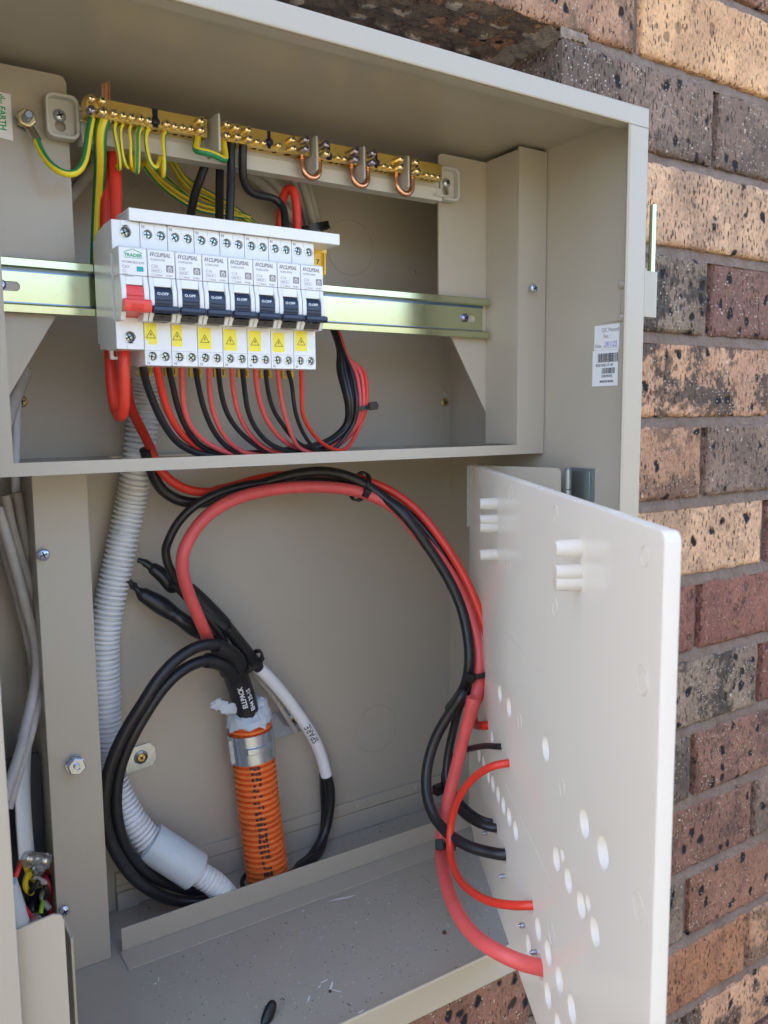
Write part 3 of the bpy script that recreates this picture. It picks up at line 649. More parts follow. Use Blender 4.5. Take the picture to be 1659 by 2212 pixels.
        lb.sub(text('WOMCB6163R', 1.9, FR(x0+1.6, ym, 9.7), .03, off=.03, sx=1.16), mi=1).sub(text('C63', 2.6, FR(x0+1.8, ym, 6.6), .03, off=.03), mi=1)
        for k, s_ in enumerate(('230V~', '240V~', '50/60Hz', 'AS/NZS 60898.1')): lb.sub(text(s_, 1.05, FR(x0+1.9, ym, 5.1-k*1.25), .02), mi=1)
        lb.box(xc+2, xc+6.3, ym-.05, ym+.05, 5.0, 8.0, 2)
        lb.build('printed_label', [INKGR, INKL, TEAL], fh, smooth=False)
    else:
        tg = MB(); tg.prism([(YM+1, -3.9), (yc+.6, -3.9), (yc-1.3, -6.4), (yc-1.9, -9.5), (yc-1.4, -16), (YM+1, -19)], sl0, sl1, FX)
        tg.box(sl0+.6, sl1-.6, yc-2.3, yc-1.0, -12.0, -11.4).box(sl0+.6, sl1-.6, yc-2.4, yc-1.0, -14.2, -13.4)
        tg.prism([(yc+1, -15.6), (yc-5, -15.6), (yc-6.4, -16.4), (yc-6.6, -18.6), (yc-5.4, -20.2), (yc+1, -20.0)], x0+1.4, x1-1.4, FX)
        for e_ in (x0+.5, x1-1.6): tg.lathe((e_, yc-4.6, -17.9), (1, 0, 0), [(0, 2.0), (.15, 2.2), (1.1, 2.2)], 16)
        tg_ = tg.build('toggle', NAVY, t, bev=.3); text('O.OFF', 2.3, frame((xc-4.1, yc-1.75, -8.6), (1, 0, 0), (0, .18, 1)), .1, off=.05, sx=1.15).build('toggle_lettering', INKW, tg_, smooth=False)
        sk = MB().prism([(YM+1, -20.4), (yc+1.0, -20.4), (yc+1.6, -24.4), (YM+1, -24.4)], x0+2.6, x1-3.6, FX); sk.box(xc-1.4, xc+1.4, yc+.3, yc+1.2, -22.2, -21.6); sk.build('toggle_skirt', BLACKP, t, bev=.2)
        ym = yc-.08; lb = MB(); lb.sub(text('CLIPSAL', 3.4, FR(x0+4.1, ym, 15.2), .03, shear=.28, off=.13, sx=.84, spacing=1.04)); 
        for k in (0, 1): lb.prism([(x0+1.4+k*1.3, 15.3), (x0+2.2+k*1.3, 15.3), (x0+2.9+k*1.3, 17.7), (x0+2.1+k*1.3, 17.7)], -.03, .03, FR(0, ym, 0))
        code = ('232', '220', '216', '216', '216', '210', '210')[i-1]; amp = ('C32', 'C20', 'C16', 'C16', 'C16', 'C10', 'C10')[i-1]
        lb.sub(text('RCBE%s/30S' % code, 1.75, FR(x0+1.9, ym, 12.6), .02, off=.03, sx=.95), mi=1).sub(text(amp, 2.5, FR(x0+2.1, ym, 8.3), .02, off=.03), mi=1)
        lb.sub(text('4500 3', 1.5, FR(x0+2.6, ym, 5.9), .02, off=.02), mi=1).sub(text('30mA', 1.6, FR(x0+5.2, ym, 3.3), .02, off=.03), mi=1).sub(text('RCBO', 1.6, FR(x0+11.5, ym, 3.3), .02, off=.03), mi=1)
        lb.sub(plate([rrect(x0+2.1, x0+6.8, 5.5, 7.5, .2), rrect(x0+2.25, x0+6.65, 5.65, 7.35, .2)], .06, FR(0, ym, 0)), mi=1).sub(plate([rrect(x0+7.0, x0+8.7, 5.5, 7.5, .2), rrect(x0+7.15, x0+8.55, 5.65, 7.35, .2)], .06, FR(0, ym, 0)), mi=1)
        lb.sub(plate([rrect(x0+2.1, x0+4.7, 3.2, 4.6, .2), rrect(x0+2.25, x0+4.55, 3.35, 4.45, .2)], .06, FR(0, ym, 0)), mi=1)
        a_, b2 = x0+11.8, 6.0
        lb.sub(plate([rrect(a_, a_+4.6, b2, b2+4.4, .3), [(a_+.6, b2+2.1), (a_+2.3, b2+3.8), (a_+4.0, b2+2.1), (a_+3.5, b2+2.1), (a_+3.5, b2+.5), (a_+1.1, b2+.5), (a_+1.1, b2+2.1)]], .06, FR(0, ym, 0)))
        lb.sub(plate([[(a_+1.5, b2+.7), (a_+3.1, b2+.7), (a_+3.1, b2+2.2), (a_+2.3, b2+3), (a_+1.5, b2+2.2)], circ(a_+2.3, b2+1.6, .4, 10)], .06, FR(0, ym, 0)))
        lb.build('printed_label', [INKG, INKL], fh, smooth=False)
        WX = [(20.1, 29.0, -23.9, -38.4), (38.5, 46.1, -25.2, -39.1), (57, 66.4, -26.1, -40.1), (75.4, 84.9, -26.3, -40.6), (93.8, 103.2, -26.5, -40.5), (112.1, 121.4, -26.8, -40.5), (130.1, 139.5, -25, -39.1)][i-1]
        xa, xb = max(x0+.3, WX[0]-1.0), WX[1]-1.0; za = min(WX[2], -24.9); zc = WX[3]; wl = MB()
        if i == 1: wl.prism([(xa, za), (xb, za), (xb, zc), (xa+2, zc), (xa+2.6, zc+2), (xa, zc+3.4)], .05, .2, FR(0, YM, 0))
        else: wl.prism([(xa, za), (xb, za), (xb, zc), (xa, zc)], .05, .2, FR(0, YM, 0))
        cx_, cz_ = (xa+xb)/2, (za+zc)/2-.3; FF = FR(cx_, YM-.28, cz_)
        tri = [(-3.3, -2.6), (3.3, -2.6), (0, 3.0)]; tin = [(-2.7, -2.25), (2.7, -2.25), (0, 2.35)]
        wl.sub(plate([tri, tin], .08, FF), mi=1); wl.sub(plate([[(.5, 1.5), (-.9, -.3), (.1, -.2), (-.5, -1.7), (.95, .15), (0, .1)]], .08, FF), mi=1)
        wl.build('warning_label', [YLAB, mat('label_ink', (.12, .07, .01), .6)], t, smooth=False)
        yc_ = MB(); ya = -24.0
        yc_.sub(plate([rrect(x0+3.6, x0+12.6, -57.5, -51, .9), rrect(x0+5.2, x0+11.0, -56.2, -51.9, .6)], 3.0, FR(0, -26, 0))); yc_.build('terminal_marker', YELP, t, bev=.2)
    return t
for i in range(8): breaker(i, i == 0)
# toothed busbar with its white cover along the top of the row
bc = thing('busbar_cover', 'long white plastic busbar cover along the top of the breakers', 'busbar cover', (85, -50, 42))
m = MB(); m.box(12.2, 165.5, -57.5, -55.7, 37.8, 45.6).box(12.2, 165.5, -55.5, -30, 44, 45.6).box(12.2, 14, -55.5, -34, 38.6, 43.8).box(146.5, 165.5, -55.5, -32, 37.8, 39.2)
m.build('cover_shell', WHITER, bc, bev=.4); MB().box(15, 146, -50, -36, 39.2, 43).build('busbar', WHITEP, bc)
# yellow tag behind the row, right
tgm = thing('number_tag', 'yellow plastic tag marked 7 beside the last breaker', 'tag', (160, -30, 30))
q0 = cp('D', 1443, 300, -30); q1 = cp('D', 1508, 310, -30); q2 = cp('D', 1495, 408, -30)
MB().box(q0.x-3, q2.x-.3, -30, -28.6, q2.z-9, q0.z-3).box(q0.x-3, q1.x, -31.4, -28.6, q0.z-4, q0.z).box(q2.x-1.4, q2.x, -33, -28.6, q2.z-8, q0.z-4).build('tag_body', YELP, tgm, bev=.3)
text('7', 5.2, FR(q0.x-.2, -30.1, (q0.z+q2.z)/2-6.2), .04, off=.08, sx=1.2).build('tag_number', INKK, tgm, smooth=False)
# clip foot under the main switch
MB().sub(plate([rrect(XM+1.0, XM+12.5, -47.5, -41, 1), rrect(XM+3, XM+11, -45.8, -41.8, .6)], 3, FR(0, -34, 0))).build('rail_clip', LGREY, bpy.data.objects['main_switch'], bev=.2)
# ================================================================== TERMINAL BAR
tb = thing('terminal_bar', 'grey plastic terminal bar with five brass blocks across the top', 'terminal bar', (145, 0, 108))
base = MB(); base.box(-3, 293, -13, -1.2, 94.3, 104.5); base.box(-2, 291, -11, -3, 104.7, 116)
for k in (292, -8):
    pass
for (xa, xb, zc) in ((-24, -3.2, 109.5), (293.2, 314.2, 111)):
    zz0, zz1 = zc-14, zc+13.5; cx_ = (xa+xb)/2-.5
    base.sub(plate([rrect(xa, xb, zz0, zz1, 5), rrect(xa+2, xb-2, zz0+2, zz1-2, 3.6)], 9.5, FR(0, -6, 0), .4))
    key = [(cx_+2.2*math.sin(a), zc+1.5+2.2*math.cos(a)) for a in [math.radians(d) for d in range(-140, 141, 20)]]+[(cx_+3.6*math.sin(a), zc-5.0+3.6*math.cos(a)) for a in [math.radians(d) for d in range(30, 331, 20)]]
    base.sub(plate([rrect(xa+1, xb-1, zz0+1, zz1-1, 4), key], 3.0, FR(0, -3, 0)))
    if xa < 0: base.box(xb+.2, -3.2+4.5, -9, -1.5, zc-6, zc+9)
for z_ in (100, 107, 114): base.box(-4, 2.5, -13.5, -11, z_, z_+1.2)
base.box(284, 296, -15.5, -13.2, 97.5, 99)
base.build('bar_base', mat('terminal_base_plastic', (.55, .54, .50), .4, bump=.05), tb, bev=.3)
for (cx_, zc) in ((-14.5, 110.7), (303.6, 112.5)):
    m = MB(); screw_head(m, (cx_, -4.6, zc), (0, -1, 0), 4.1, 2.6, 0); m.build('mounting_screw', [STEEL, DARKH], tb)
ZB_, ZT_ = 107.3, 119.6; YB0, YB1 = -25.0, -13.3
BX = [(-2.5, 79.5), (89, 160), (167, 202.8), (209.5, 245.2), (252.5, 283.5)]
def hole_rows(x0, x1, hs):
    return [circ(x, (YB0+YB1)/2-.5, r) for x, r in hs]
big = {0: [(3.5, 2.4), (12, 3.4)], 1: [(93, 2.6), (101, 2.6), (108.5, 2.6)], }
HO = {0: [(3.8, 2.3), (12.5, 3.6), (21, 1.8), (27, 1.8), (32.5, 1.8), (38.5, 1.8), (44, 1.8), (52, 1.8), (58, 1.8), (63.5, 1.8), (68.5, 1.8), (75.5, 2.6)],
      1: [(93, 2.7), (100.5, 2.7), (109, 2.7), (117, 1.9), (122.5, 1.9), (133, 1.9), (144, 2.8), (155.5, 2.9)],
      2: [(171, 2.9), (181, 1.9), (186, 1.9), (191, 1.9), (199.5, 2.9)], 3: [(214, 2.9), (222.5, 1.9), (227, 1.9), (232, 1.9), (241.5, 2.9)], 4: [(257, 2.9), (267, 1.7), (272, 1.7), (277.5, 1.7)]}
for k, (xa, xb) in enumerate(BX):
    fb = frame((0, 0, ZB_+.6), (1, 0, 0), (0, 1, 0)); bm2 = plate([[(xa, YB0), (xb, YB0), (xb, YB1), (xa, YB1)]]+[circ(x, (YB0+YB1)/2, r, 16) for x, r in HO[k]], 1.2, fb)
    bm2.box(xa, xb, YB0, YB1, ZB_+1.2, ZT_)
    o = bm2.build('brass_block', BRASS, tb, bev=.25); o['label'] = 'brass terminal block'
    m = MB()
    for x, r in HO[k]: m.lathe((x, (YB0+YB1)/2, ZB_+1.15), (0, 0, -1), [(0, r), (.02, .01)], 14, 0, cap=False)
    m.build('wire_hole', DARKH, tb)
def bsc(x, z, r, L, blue=False):
    m = MB(); y = YB0+.2; m.lathe((x, y, z), (0, -1, 0), [(0, r*.86), (L, r*.86)], 16, 0, cap=False)
    for q in range(int(L/1.0)): m.lathe((x, y-.3-q, z), (0, -1, 0), [(0, r*.86), (.25, r*.93), (.5, r*.86)], 16, 0, cap=False)
    screw_head(m, (x, y-L, z), (0, -1, 0), r, r*.55, 0)
    m.build('clamp_screw', [BRASSC if not blue else mat('blued_brass', (.36, .33, .45), .22, 1), DARKH], tb, ang=30)
def AZ(k, x, y, Yv):
    q = cp(k, x, y, Yv); return q.x, q.z
for (x, y, r, L) in ((607, 315, 2.5, 4), (607, 392, 2.6, 5), (680, 330, 2.6, 4), (683, 403, 3.0, 5), (757, 415, 2.5, 2.5), (817, 430, 2.4, 2.5), (875, 442, 2.4, 2.5), (935, 452, 2.4, 2.5), (987, 465, 2.4, 2.5),
                     (1108, 487, 2.4, 2.2), (1160, 502, 2.3, 2.2), (1213, 510, 2.3, 2.2), (1267, 520, 2.3, 2.2), (1335, 465, 2.8, 3.5), (1337, 527, 2.8, 3.5)):
    X_, Z_ = AZ('A', x, y, YB0-L); bsc(X_, Z_, r, L, (x, y) == (607, 392))
for (x, y, r, L) in ((150, 200, 2.6, 4.5), (203, 218, 2.6, 4.5), (268, 230, 2.6, 4.5), (150, 262, 2.6, 4.5), (210, 268, 2.6, 4.5), (275, 280, 2.6, 5), (317, 297, 2.0, 3), (355, 303, 2.0, 3), (438, 317, 2.0, 3),
                     (513, 285, 2.5, 4), (518, 333, 2.5, 4), (590, 285, 2.6, 6), (590, 335, 2.6, 6), (702, 312, 2.8, 7), (703, 362, 2.8, 8), (768, 385, 2.0, 3), (802, 393, 2.0, 3), (865, 348, 2.8, 6), (865, 393, 2.8, 6),
                     (960, 360, 2.8, 6), (960, 410, 2.8, 7), (1020, 432, 2.0, 3), (1055, 440, 2.0, 3), (1115, 393, 2.8, 6), (1113, 437, 2.8, 6), (1198, 410, 2.8, 6), (1205, 460, 2.8, 7), (1258, 482, 2.1, 3), (1287, 486, 2.1, 3), (1320, 494, 2.1, 3)):
    X_, Z_ = AZ('B', x, y, YB0-L); bsc(X_, Z_, r, L, x in (590, 702, 865, 960))
for (k, x, y) in (('A', 1040, 468), ('B', 392, 297), ('B', 722, 375), ('B', 985, 412), ('B', 1212, 463)):
    X_, Z_ = AZ(k, x, y, YB0-3)
    m = MB(); wd = 1.9 if k == 'A' else 1.3; m.box(X_-wd, X_+wd, YB0-.15, YB0+.1, ZB_+.2, ZT_+.1); screw_head(m, (X_, YB0-.1, Z_), (0, -1, 0), 3.0, 2.6, 0); m.build('fixing_strap', [mat('blue_black', (.02, .02, .06), .25, .4), DARKH], tb)
for (x, yA, k) in ((83.6, -36, 0), (161.9, -32.5, 1), (204.6, -30.5, 2), (247.0, -29.5, 3)):
    Fs = Matrix(((0, 0, 1, 0), (1, 0, 0, 0), (0, 1, 0, 0), (0, 0, 0, 1)))
    m = MB(); m.sub(plate([rrect(yA, -12.9, 96.0, 120.5 if k else 121.5, 1.6)], 1.7, Fs @ Matrix.Translation((0, 0, x)), .2)); m.build('divider_fin', mat('divider_plastic', (.50, .51, .51), .4), tb)
lk = thing
for n_, (xa, xb) in enumerate(((156.0, 170.5), (199.5, 214.0), (241.5, 257.0))):
    w_ = ['left of the three copper links', 'middle one of the three copper links', 'right of the three copper links'][n_]
    yl = (YB0+YB1)/2; xm = (xa+xb)/2; rr_ = (xb-xa)/2
    pts = [(xa, yl, ZB_+3), (xa, yl, ZB_-2), (xa, yl-.5, ZB_-6.5)]+[(xm-rr_*math.cos(math.radians(a)), yl-1.5, ZB_-7.5-rr_*.95*math.sin(math.radians(a))) for a in (20, 45, 70, 90, 110, 135, 160)]+[(xb, yl-.5, ZB_-6.5), (xb, yl, ZB_-2), (xb, yl, ZB_+3)]
    o = MB().tube(pts, 2.3, 16, 1.0).build('copper_link', COPPER); tag(o, 'U shaped bare copper link hanging between brass blocks, '+w_, 'copper link', 'copper links between the brass blocks')
# ================================================================== CABLES
def cable(name, pts, r, m, label, cat='cable', group=None, **kw):
    o = MB().tube(pts, r, **kw).build(name, m); tag(o, label, cat, group); return o
def K(k, lst): return [cp(k, *q) for q in lst]
# --- earths
e = cable('earth_cable', [(12.5, -19, 112)]+K('A', [(668, 520, -20), (668, 700, -10), (660, 900, 6), (648, 1100, 14), (640, 1326, 16), (640, 1450, 16), (700, 1700, 16)]), 4.1, [YEL, GRN], 'thickest green and yellow earth cable dropping from the brass bar', 'earth cable', seg=28, stripe=((-100, -38), (28, 100)))
m = MB()
for q in range(12):
    a = q*2.4; rr = (q/12)**.5*3.0; m.tube([(12.5+rr*math.cos(a), -20+rr*math.sin(a), 106), (12.5+rr*math.cos(a), -20+rr*math.sin(a), 127+random.uniform(-2, 2)), (12.3+rr*math.cos(a)*1.1, -20+rr*math.sin(a), 131+random.uniform(-1, 1))], .55, 6, 3)
tag(m.build('copper_strands', COPPER), 'bare copper wire ends sticking up over the first brass block', 'copper wire')
sp_ = cp('A', 190, 430, -14)
stud = thing('earth_stud', 'plated stud and brass nut on the left bracket below the EARTH sticker', 'stud', (sp_.x, 0, sp_.z))
m = MB(); m.lathe((sp_.x, 0, sp_.z), (0, -1, 0), [(0, 6.4), (1.3, 6.4)], 24); m.build('washer', STEEL, stud)
m = MB(); m.lathe((sp_.x, -3.4, sp_.z), (0, -1, 0), [(0, 5.6), (.4, 6.2), (4.4, 6.2), (5, 5.4)], 6); m.build('nut', mat('brass_nut', (.62, .50, .28), .3, 1), stud, bev=.3, ang=25)
m = MB(); m.lathe((sp_.x, -4, sp_.z), (0, -1, 0), [(0, 2.6), (10, 2.6), (11, 2.0), (11, .01)], 16, cap=False)
for q in range(8): m.lathe((sp_.x, -8.6-q*.75, sp_.z), (0, -1, 0), [(0, 2.6), (.3, 2.85), (.6, 2.6)], 16, cap=False)
m.build('threaded_stud', STEEL, stud)
lg0 = Vector((sp_.x, -2.6, sp_.z)); lg1 = cp('A', 245, 600, -12)
m = MB(); dr = (lg1-lg0).normalized(); F = frame(lg0, dr, (0, 0, 1)); side = dr.cross(Vector((0, -1, 0))).normalized(); F = frame(lg0, dr, side)
m.sub(plate([circ(0, 0, 6.0)[:], circ(0, 0, 2.8)], 1.2, F)); m.fbox(F, 4.5, 11, -2.9, 2.9, -.6, .6); m.tube([lg0+dr*9, lg0+dr*12, lg1], 2.9, 14, 2, smooth=True)
m.build('cable_lug', mat('tinned_lug', (.50, .45, .40), .38, 1), stud)
cable('earth_cable', [lg1-dr*3]+K('A', [(262, 650, -14), (310, 735, -20), (380, 800, -26), (460, 832, -28), (530, 800, -26), (570, 700, -23), (588, 560, -20)])+[(3.8, -19, 113)], 2.35, [YEL, GRN], 'green and yellow earth cable looping from the stud to the brass bar', 'earth cable', seg=22, stripe=((-140, -8),))
EL = [([(750, 480), (770, 600), (790, 700), (797, 780), (790, 800), (775, 770)], 1.3, 21.0, 'first and leftmost'), ([(797, 490), (803, 600), (812, 700), (835, 780), (855, 785), (870, 750)], 1.2, 27.0, 'second'),
      ([(852, 500), (862, 560), (875, 620), (865, 690), (875, 760), (885, 805), (890, 790)], 1.3, 32.5, 'third, kinked'), ([(915, 515), (915, 640), (912, 760), (912, 820), (900, 800), (895, 740)], 1.9, 38.5, 'fourth and thickest'),
      ([(965, 525), (968, 620), (982, 710), (1010, 790), (1035, 795), (1055, 740), (1062, 700)], 1.7, 44.0, 'fifth, a wide U'), ([(1080, 545), (1088, 650), (1092, 760), (1092, 835), (1080, 845), (1070, 790)], 1.6, 56.0, 'sixth and last')]
for pts, r, hx_, w_ in EL:
    n = len(pts); P_ = [(hx_, -19, 111)]+[cp('A', x, y, -20+ (0 if j < n-3 else (j-n+3)*7)) for j, (x, y) in enumerate(pts)]
    l_ = P_[-1]; P_ += [l_+Vector((1, 6, 6)), l_+Vector((2, 14, 12))]
    cable('earth_wire', P_, r, [YEL, GRN], 'thin earth wire under the first brass block, %s from the left' % w_, 'earth wire', 'thin earth wires looping behind the terminal bar', seg=18, stripe=(random.choice(((-75, -20), (15, 65), (-15, 30))),))
for pts, w_ in (([(950, 760, 20), (1050, 885, 40), (1200, 1000, 50), (1330, 1065, 52), (1450, 1085, 55), (1620, 1110, 55)], 'lowest of the bundle behind the bar'),
                ([(960, 745, 22), (1080, 870, 44), (1230, 975, 54), (1380, 1040, 56), (1500, 1060, 58), (1660, 1110, 58)], 'second lowest of the bundle behind the bar'),
                ([(1000, 760, 30), (1110, 850, 50), (1200, 930, 60), (1290, 1010, 60), (1440, 1060, 62), (1680, 1150, 60)], 'third of the bundle behind the bar'),
                ([(1130, 735, 24), (1180, 820, 44), (1260, 915, 52), (1400, 985, 56), (1520, 1050, 58), (1700, 1160, 58)], 'steepest of the strands behind the black cables'),
                ([(1150, 725, 26), (1230, 850, 50), (1310, 905, 58), (1440, 975, 60), (1560, 1050, 60), (1720, 1170, 60)], 'upper strand behind the black cables'),
                ([(1120, 735, 28), (1160, 800, 44), (1220, 900, 60), (1330, 980, 62), (1480, 1040, 64), (1720, 1180, 62)], 'rearmost strand behind the black cables')):
    cable('earth_wire', K('A', pts), 1.75, [YEL, GRN], 'striped earth wire crossing the back panel, '+w_, 'earth wire', 'earth wires fanning across the back panel', seg=18, stripe=(random.choice(((-75, -25), (10, 60), (-25, 20))),))
cable('earth_jumper', [(75.5, -19, 112)]+K('A', [(1308, 600, -22), (1306, 640, -26)]) + K('A', [(1285, 668, -31), (1330, 672, -33), (1400, 685, -34), (1455, 710, -34), (1490, 738, -32), (1497, 715, -27), (1488, 660, -23)])+[(93, -19, 112)], 2.4, [YEL, GRN], 'short green and yellow link looping under the gap between brass blocks', 'jumper wire', seg=22, stripe=((50, 150),))
# --- blacks and reds above the breakers
for pts, r, w_ in (([(1372, 740, 2), (1345, 810, 4), (1300, 930, 4), (1272, 1060, -5), (1262, 1130, -15)], 3.1, 'slanting, leftmost over the busbar cover'), ([(1462, 740, 2), (1458, 850, 0), (1457, 980, -5), (1455, 1160, -15)], 3.1, 'straight, second from left over the busbar cover')):
    cable('neutral_cable', K('A', pts), r, BLACK, 'thick black cable from behind the terminal bar, '+w_, 'cable', seg=18)
cable('neutral_cable', [(100.5, -19, 112)]+K('A', [(1532, 660, -20), (1534, 800, -20), (1530, 950, -22), (1520, 1180, -25)]), 3.05, BLACK, 'thick straight black cable from the second brass block to the breakers', 'cable', seg=18)
cable('neutral_cable', [(109, -19, 112)]+K('B', [(236, 360, -19), (236, 450, -16), (240, 520, -12), (275, 578, -8), (340, 600, -4), (405, 612, 0), (448, 640, 0), (468, 700, -6), (470, 800, -12)]), 3.05, BLACK, 'thick black cable with two bends running right beneath the terminal bar', 'cable', seg=18)
cable('active_cable', K('B', [(436, 830, 22), (442, 740, 20), (452, 650, 16), (468, 580, 12), (490, 548, 8), (512, 555, 5), (528, 600, 3), (535, 690, 2), (537, 830, 0)]), 3.5, RED, 'red cable hooped over behind the white busbar cover', 'cable', seg=18)
cable('active_cable', K('A', [(704, 1240, 4), (706, 1050, 6), (712, 850, 8), (722, 720, 8), (736, 672, 4), (752, 690, 0), (763, 800, -4), (768, 950, -8), (770, 1170, -14)]), 4.1, RED, 'thick red cable hooped over beside the main switch, left of the busbar cover', 'cable', seg=20)
# --- grey sheathed cables at the back, top
for n_, (pts, r, w_) in enumerate((([(255, 470, 60), (330, 520, 66), (400, 590, 70), (450, 650, 74), (520, 730, 78), (570, 790, 80)], 4.2, 'arching lowest on the left'),
                    ([(270, 455, 66), (360, 490, 72), (440, 560, 76), (520, 660, 80), (580, 780, 82)], 4.2, 'arching in the middle with printing'), ([(500, 470, 60), (540, 560, 66), (580, 660, 70), (610, 780, 74), (620, 840, 70)], 3.8, 'dropping steeply, left one'),
                    ([(545, 480, 58), (580, 570, 62), (610, 680, 66), (640, 790, 66), (645, 850, 66)], 4.0, 'dropping steeply, right one'), ([(585, 490, 64), (610, 600, 70), (640, 700, 74), (658, 800, 74)], 4.0, 'furthest right'))):
    cable('sheathed_cable', K('B', pts), r, GREYC, 'dirty white sheathed cable behind the red hoop, '+w_, 'cable', 'sheathed cables above the breakers', seg=16)
for pts, r, w_ in (([(620, 770, 60), (560, 860, 55), (500, 930, 50), (440, 1010, 45)], 4.3, 'lower one'), ([(620, 700, 70), (560, 770, 65), (500, 850, 60), (430, 950, 55)], 4.3, 'upper one')):
    cable('sheathed_cable', K('A', pts), r, GREYC, 'grey sheathed cable passing behind the left bracket edge, '+w_, 'cable', 'sheathed cables behind the left bracket', seg=16)
c1_ = cp('B', 575, 765, 66); c2_ = cp('B', 645, 775, 62)
def ziptie(center, ax, ra, rb, wide, headdir, label, hs=(5.2, 4.2, 6.0), tail=0, tdir=None):
    """nylon tie: a flat band round the bundle and a square locking head"""
    t = thing('zip_tie', label, 'cable tie', center, 'black nylon cable ties'); ax = Vector(ax).normalized(); h = Vector(headdir); h = (h-ax*h.dot(ax)).normalized(); b = ax.cross(h)
    m = MB(); n = 44; vs = []; fs = []
    for i in range(n):
        a = 2*math.pi*i/n
        for (o_, w_) in ((0, -1), (0, 1), (1.3, 1), (1.3, -1)):
            vs.append(Vector(center)+h*((ra+o_)*math.cos(a))+b*((rb+o_)*math.sin(a))+ax*(w_*wide/2))
    for i in range(n):
        k = (i+1) % n
        for j in range(4): l_ = (j+1) % 4; fs.append((i*4+j, i*4+l_, k*4+l_, k*4+j))
    m.add(vs, fs); m.build('band', BLACKP, t)
    F = frame(Vector(center)+h*(ra+hs[2]/2), ax, b); m = MB(); m.fbox(F, -hs[0]/2, hs[0]/2, -hs[1]/2, hs[1]/2, -hs[2]/2, hs[2]/2)
    if tail: m.fbox(F, -wide/2.6, wide/2.6, -.6, .6, -hs[2]/2-1, hs[2]/2+tail)
    m.build('locking_head', BLACKP, t, bev=.5); return t
ziptie(c2_, (cp('B', 640, 790, 66)-cp('B', 610, 680, 66)), 13.5, 7, 6.5, (-1, -.3, 0), 'wide black tie round the dirty white cables right of the red hoop', (7, 6, 5))
# --- breaker tails
BL, RD, PK = BLACK, RED, PINK
drops = [('neutral_wire', [(105, 95), (125, 185), (165, 300), (225, 430), (310, 550), (410, 612), (530, 634)], 2.7, BL, 'first black one, from the C32 breaker'),
 ('active_wire', [(192, 98), (215, 220), (255, 360), (320, 480), (400, 560), (520, 615)], 2.6, RD, 'first red one, from the C32 breaker'),
 ('neutral_wire', [(262, 98), (285, 200), (320, 350), (380, 490), (460, 580), (570, 622)], 2.15, BL, 'second black one, from the C20 breaker'),
 ('active_wire', [(342, 103), (345, 200), (352, 330), (390, 450), (480, 550), (600, 612), (680, 628)], 1.95, PK, 'second red one, scuffed near the breaker'),
 ('neutral_wire', [(425, 105), (440, 200), (475, 350), (535, 490), (620, 590), (720, 630)], 2.0, BL, 'third black one'),
 ('active_wire', [(507, 108), (508, 220), (530, 370), (585, 500), (670, 590), (770, 630)], 1.8, PK, 'third red one'),
 ('neutral_wire', [(563, 108), (575, 230), (610, 370), (680, 480), (780, 570), (880, 622)], 1.9, BL, 'fourth black one'),
 ('active_wire', [(643, 110), (650, 220), (680, 370), (740, 490), (830, 580), (940, 624)], 1.75, PK, 'fourth red one'),
 ('neutral_wire', [(708, 110), (720, 230), (745, 380), (800, 490), (880, 570), (970, 605), (1080, 618)], 1.9, BL, 'fifth black one'),
 ('active_wire', [(785, 112), (800, 250), (835, 380), (900, 490), (990, 570), (1080, 600)], 1.9, PK, 'fifth red one'),
 ('neutral_wire', [(848, 115), (860, 230), (890, 350), (950, 450), (1030, 550), (1110, 595), (1180, 612)], 1.7, BL, 'sixth black one'),
 ('active_wire', [(920, 115), (930, 220), (960, 380), (1000, 500), (1040, 580), (1110, 618), (1200, 616)], 1.6, PK, 'sixth red one'),
 ('neutral_wire', [(980, 118), (1005, 200), (1025, 360), (1060, 470), (1120, 570), (1180, 612), (1250, 604)], 1.6, BL, 'seventh and last black one'),
 ('active_wire', [(1062, 118), (1065, 230), (1070, 380), (1110, 470), (1180, 555), (1260, 600), (1330, 600)], 1.6, RD, 'seventh and last red one, hanging alone')]
boff = [(-34, 4), (-6, 20), (-26, -4), (12, 14), (-30, 12), (22, 0), (-14, -6), (30, 10), (-2, 2), (38, 2), (-20, 20), (46, 12), (8, -10), (52, 0)]
for n_, (nm, pts, r, m_, w_) in enumerate(drops):
    n = len(pts); P_ = [cp('M', x, y, -38+44*(j/(n-1))**.8) for j, (x, y) in enumerate(pts)]
    P_ = [P_[0]+Vector((0, 0, 5))]+P_; du, dy = boff[n_]; lx = pts[-1][0]
    for (x, y, Yv) in ((1180, 590, 14), (1290, 535, 16), (1370, 450, 14), (1390, 350, 10), (1376, 230, 12), (1350, 120, 18), (1318, 20, 26), (1278, -90, 32), (1240, -200, 36)):
        if x == 1180 and lx > 1080: continue
        if x == 1290 and lx > 1230: continue
        ux, uy = (.45*du, .9*du) if x < 1350 else (du, 0)
        f_ = {350: 1.25, 230: 1.6, 120: 1.7, 20: 1.5, -90: 1.3, -200: 1.0}.get(y, 1.0)
        P_.append(cp('M', x+ux*f_, y+uy*.6*f_, Yv+dy*.7))
    cable(nm, P_, r, m_, 'thin %s breaker tail, %s' % ('black' if m_ is BL else 'red', w_), 'wire', 'breaker tails curving into one bundle', seg=12)
pz = cp('M', 1402, 352, 14)
ziptie(pz, (cp('M', 1385, 300, 14)-cp('M', 1400, 400, 14)), 9.5, 9.0, 3.6, (1, -.5, -.25), 'black tie with its head to the right, round the thin red and black wires', (6.5, 5.5, 8), tail=2.5)
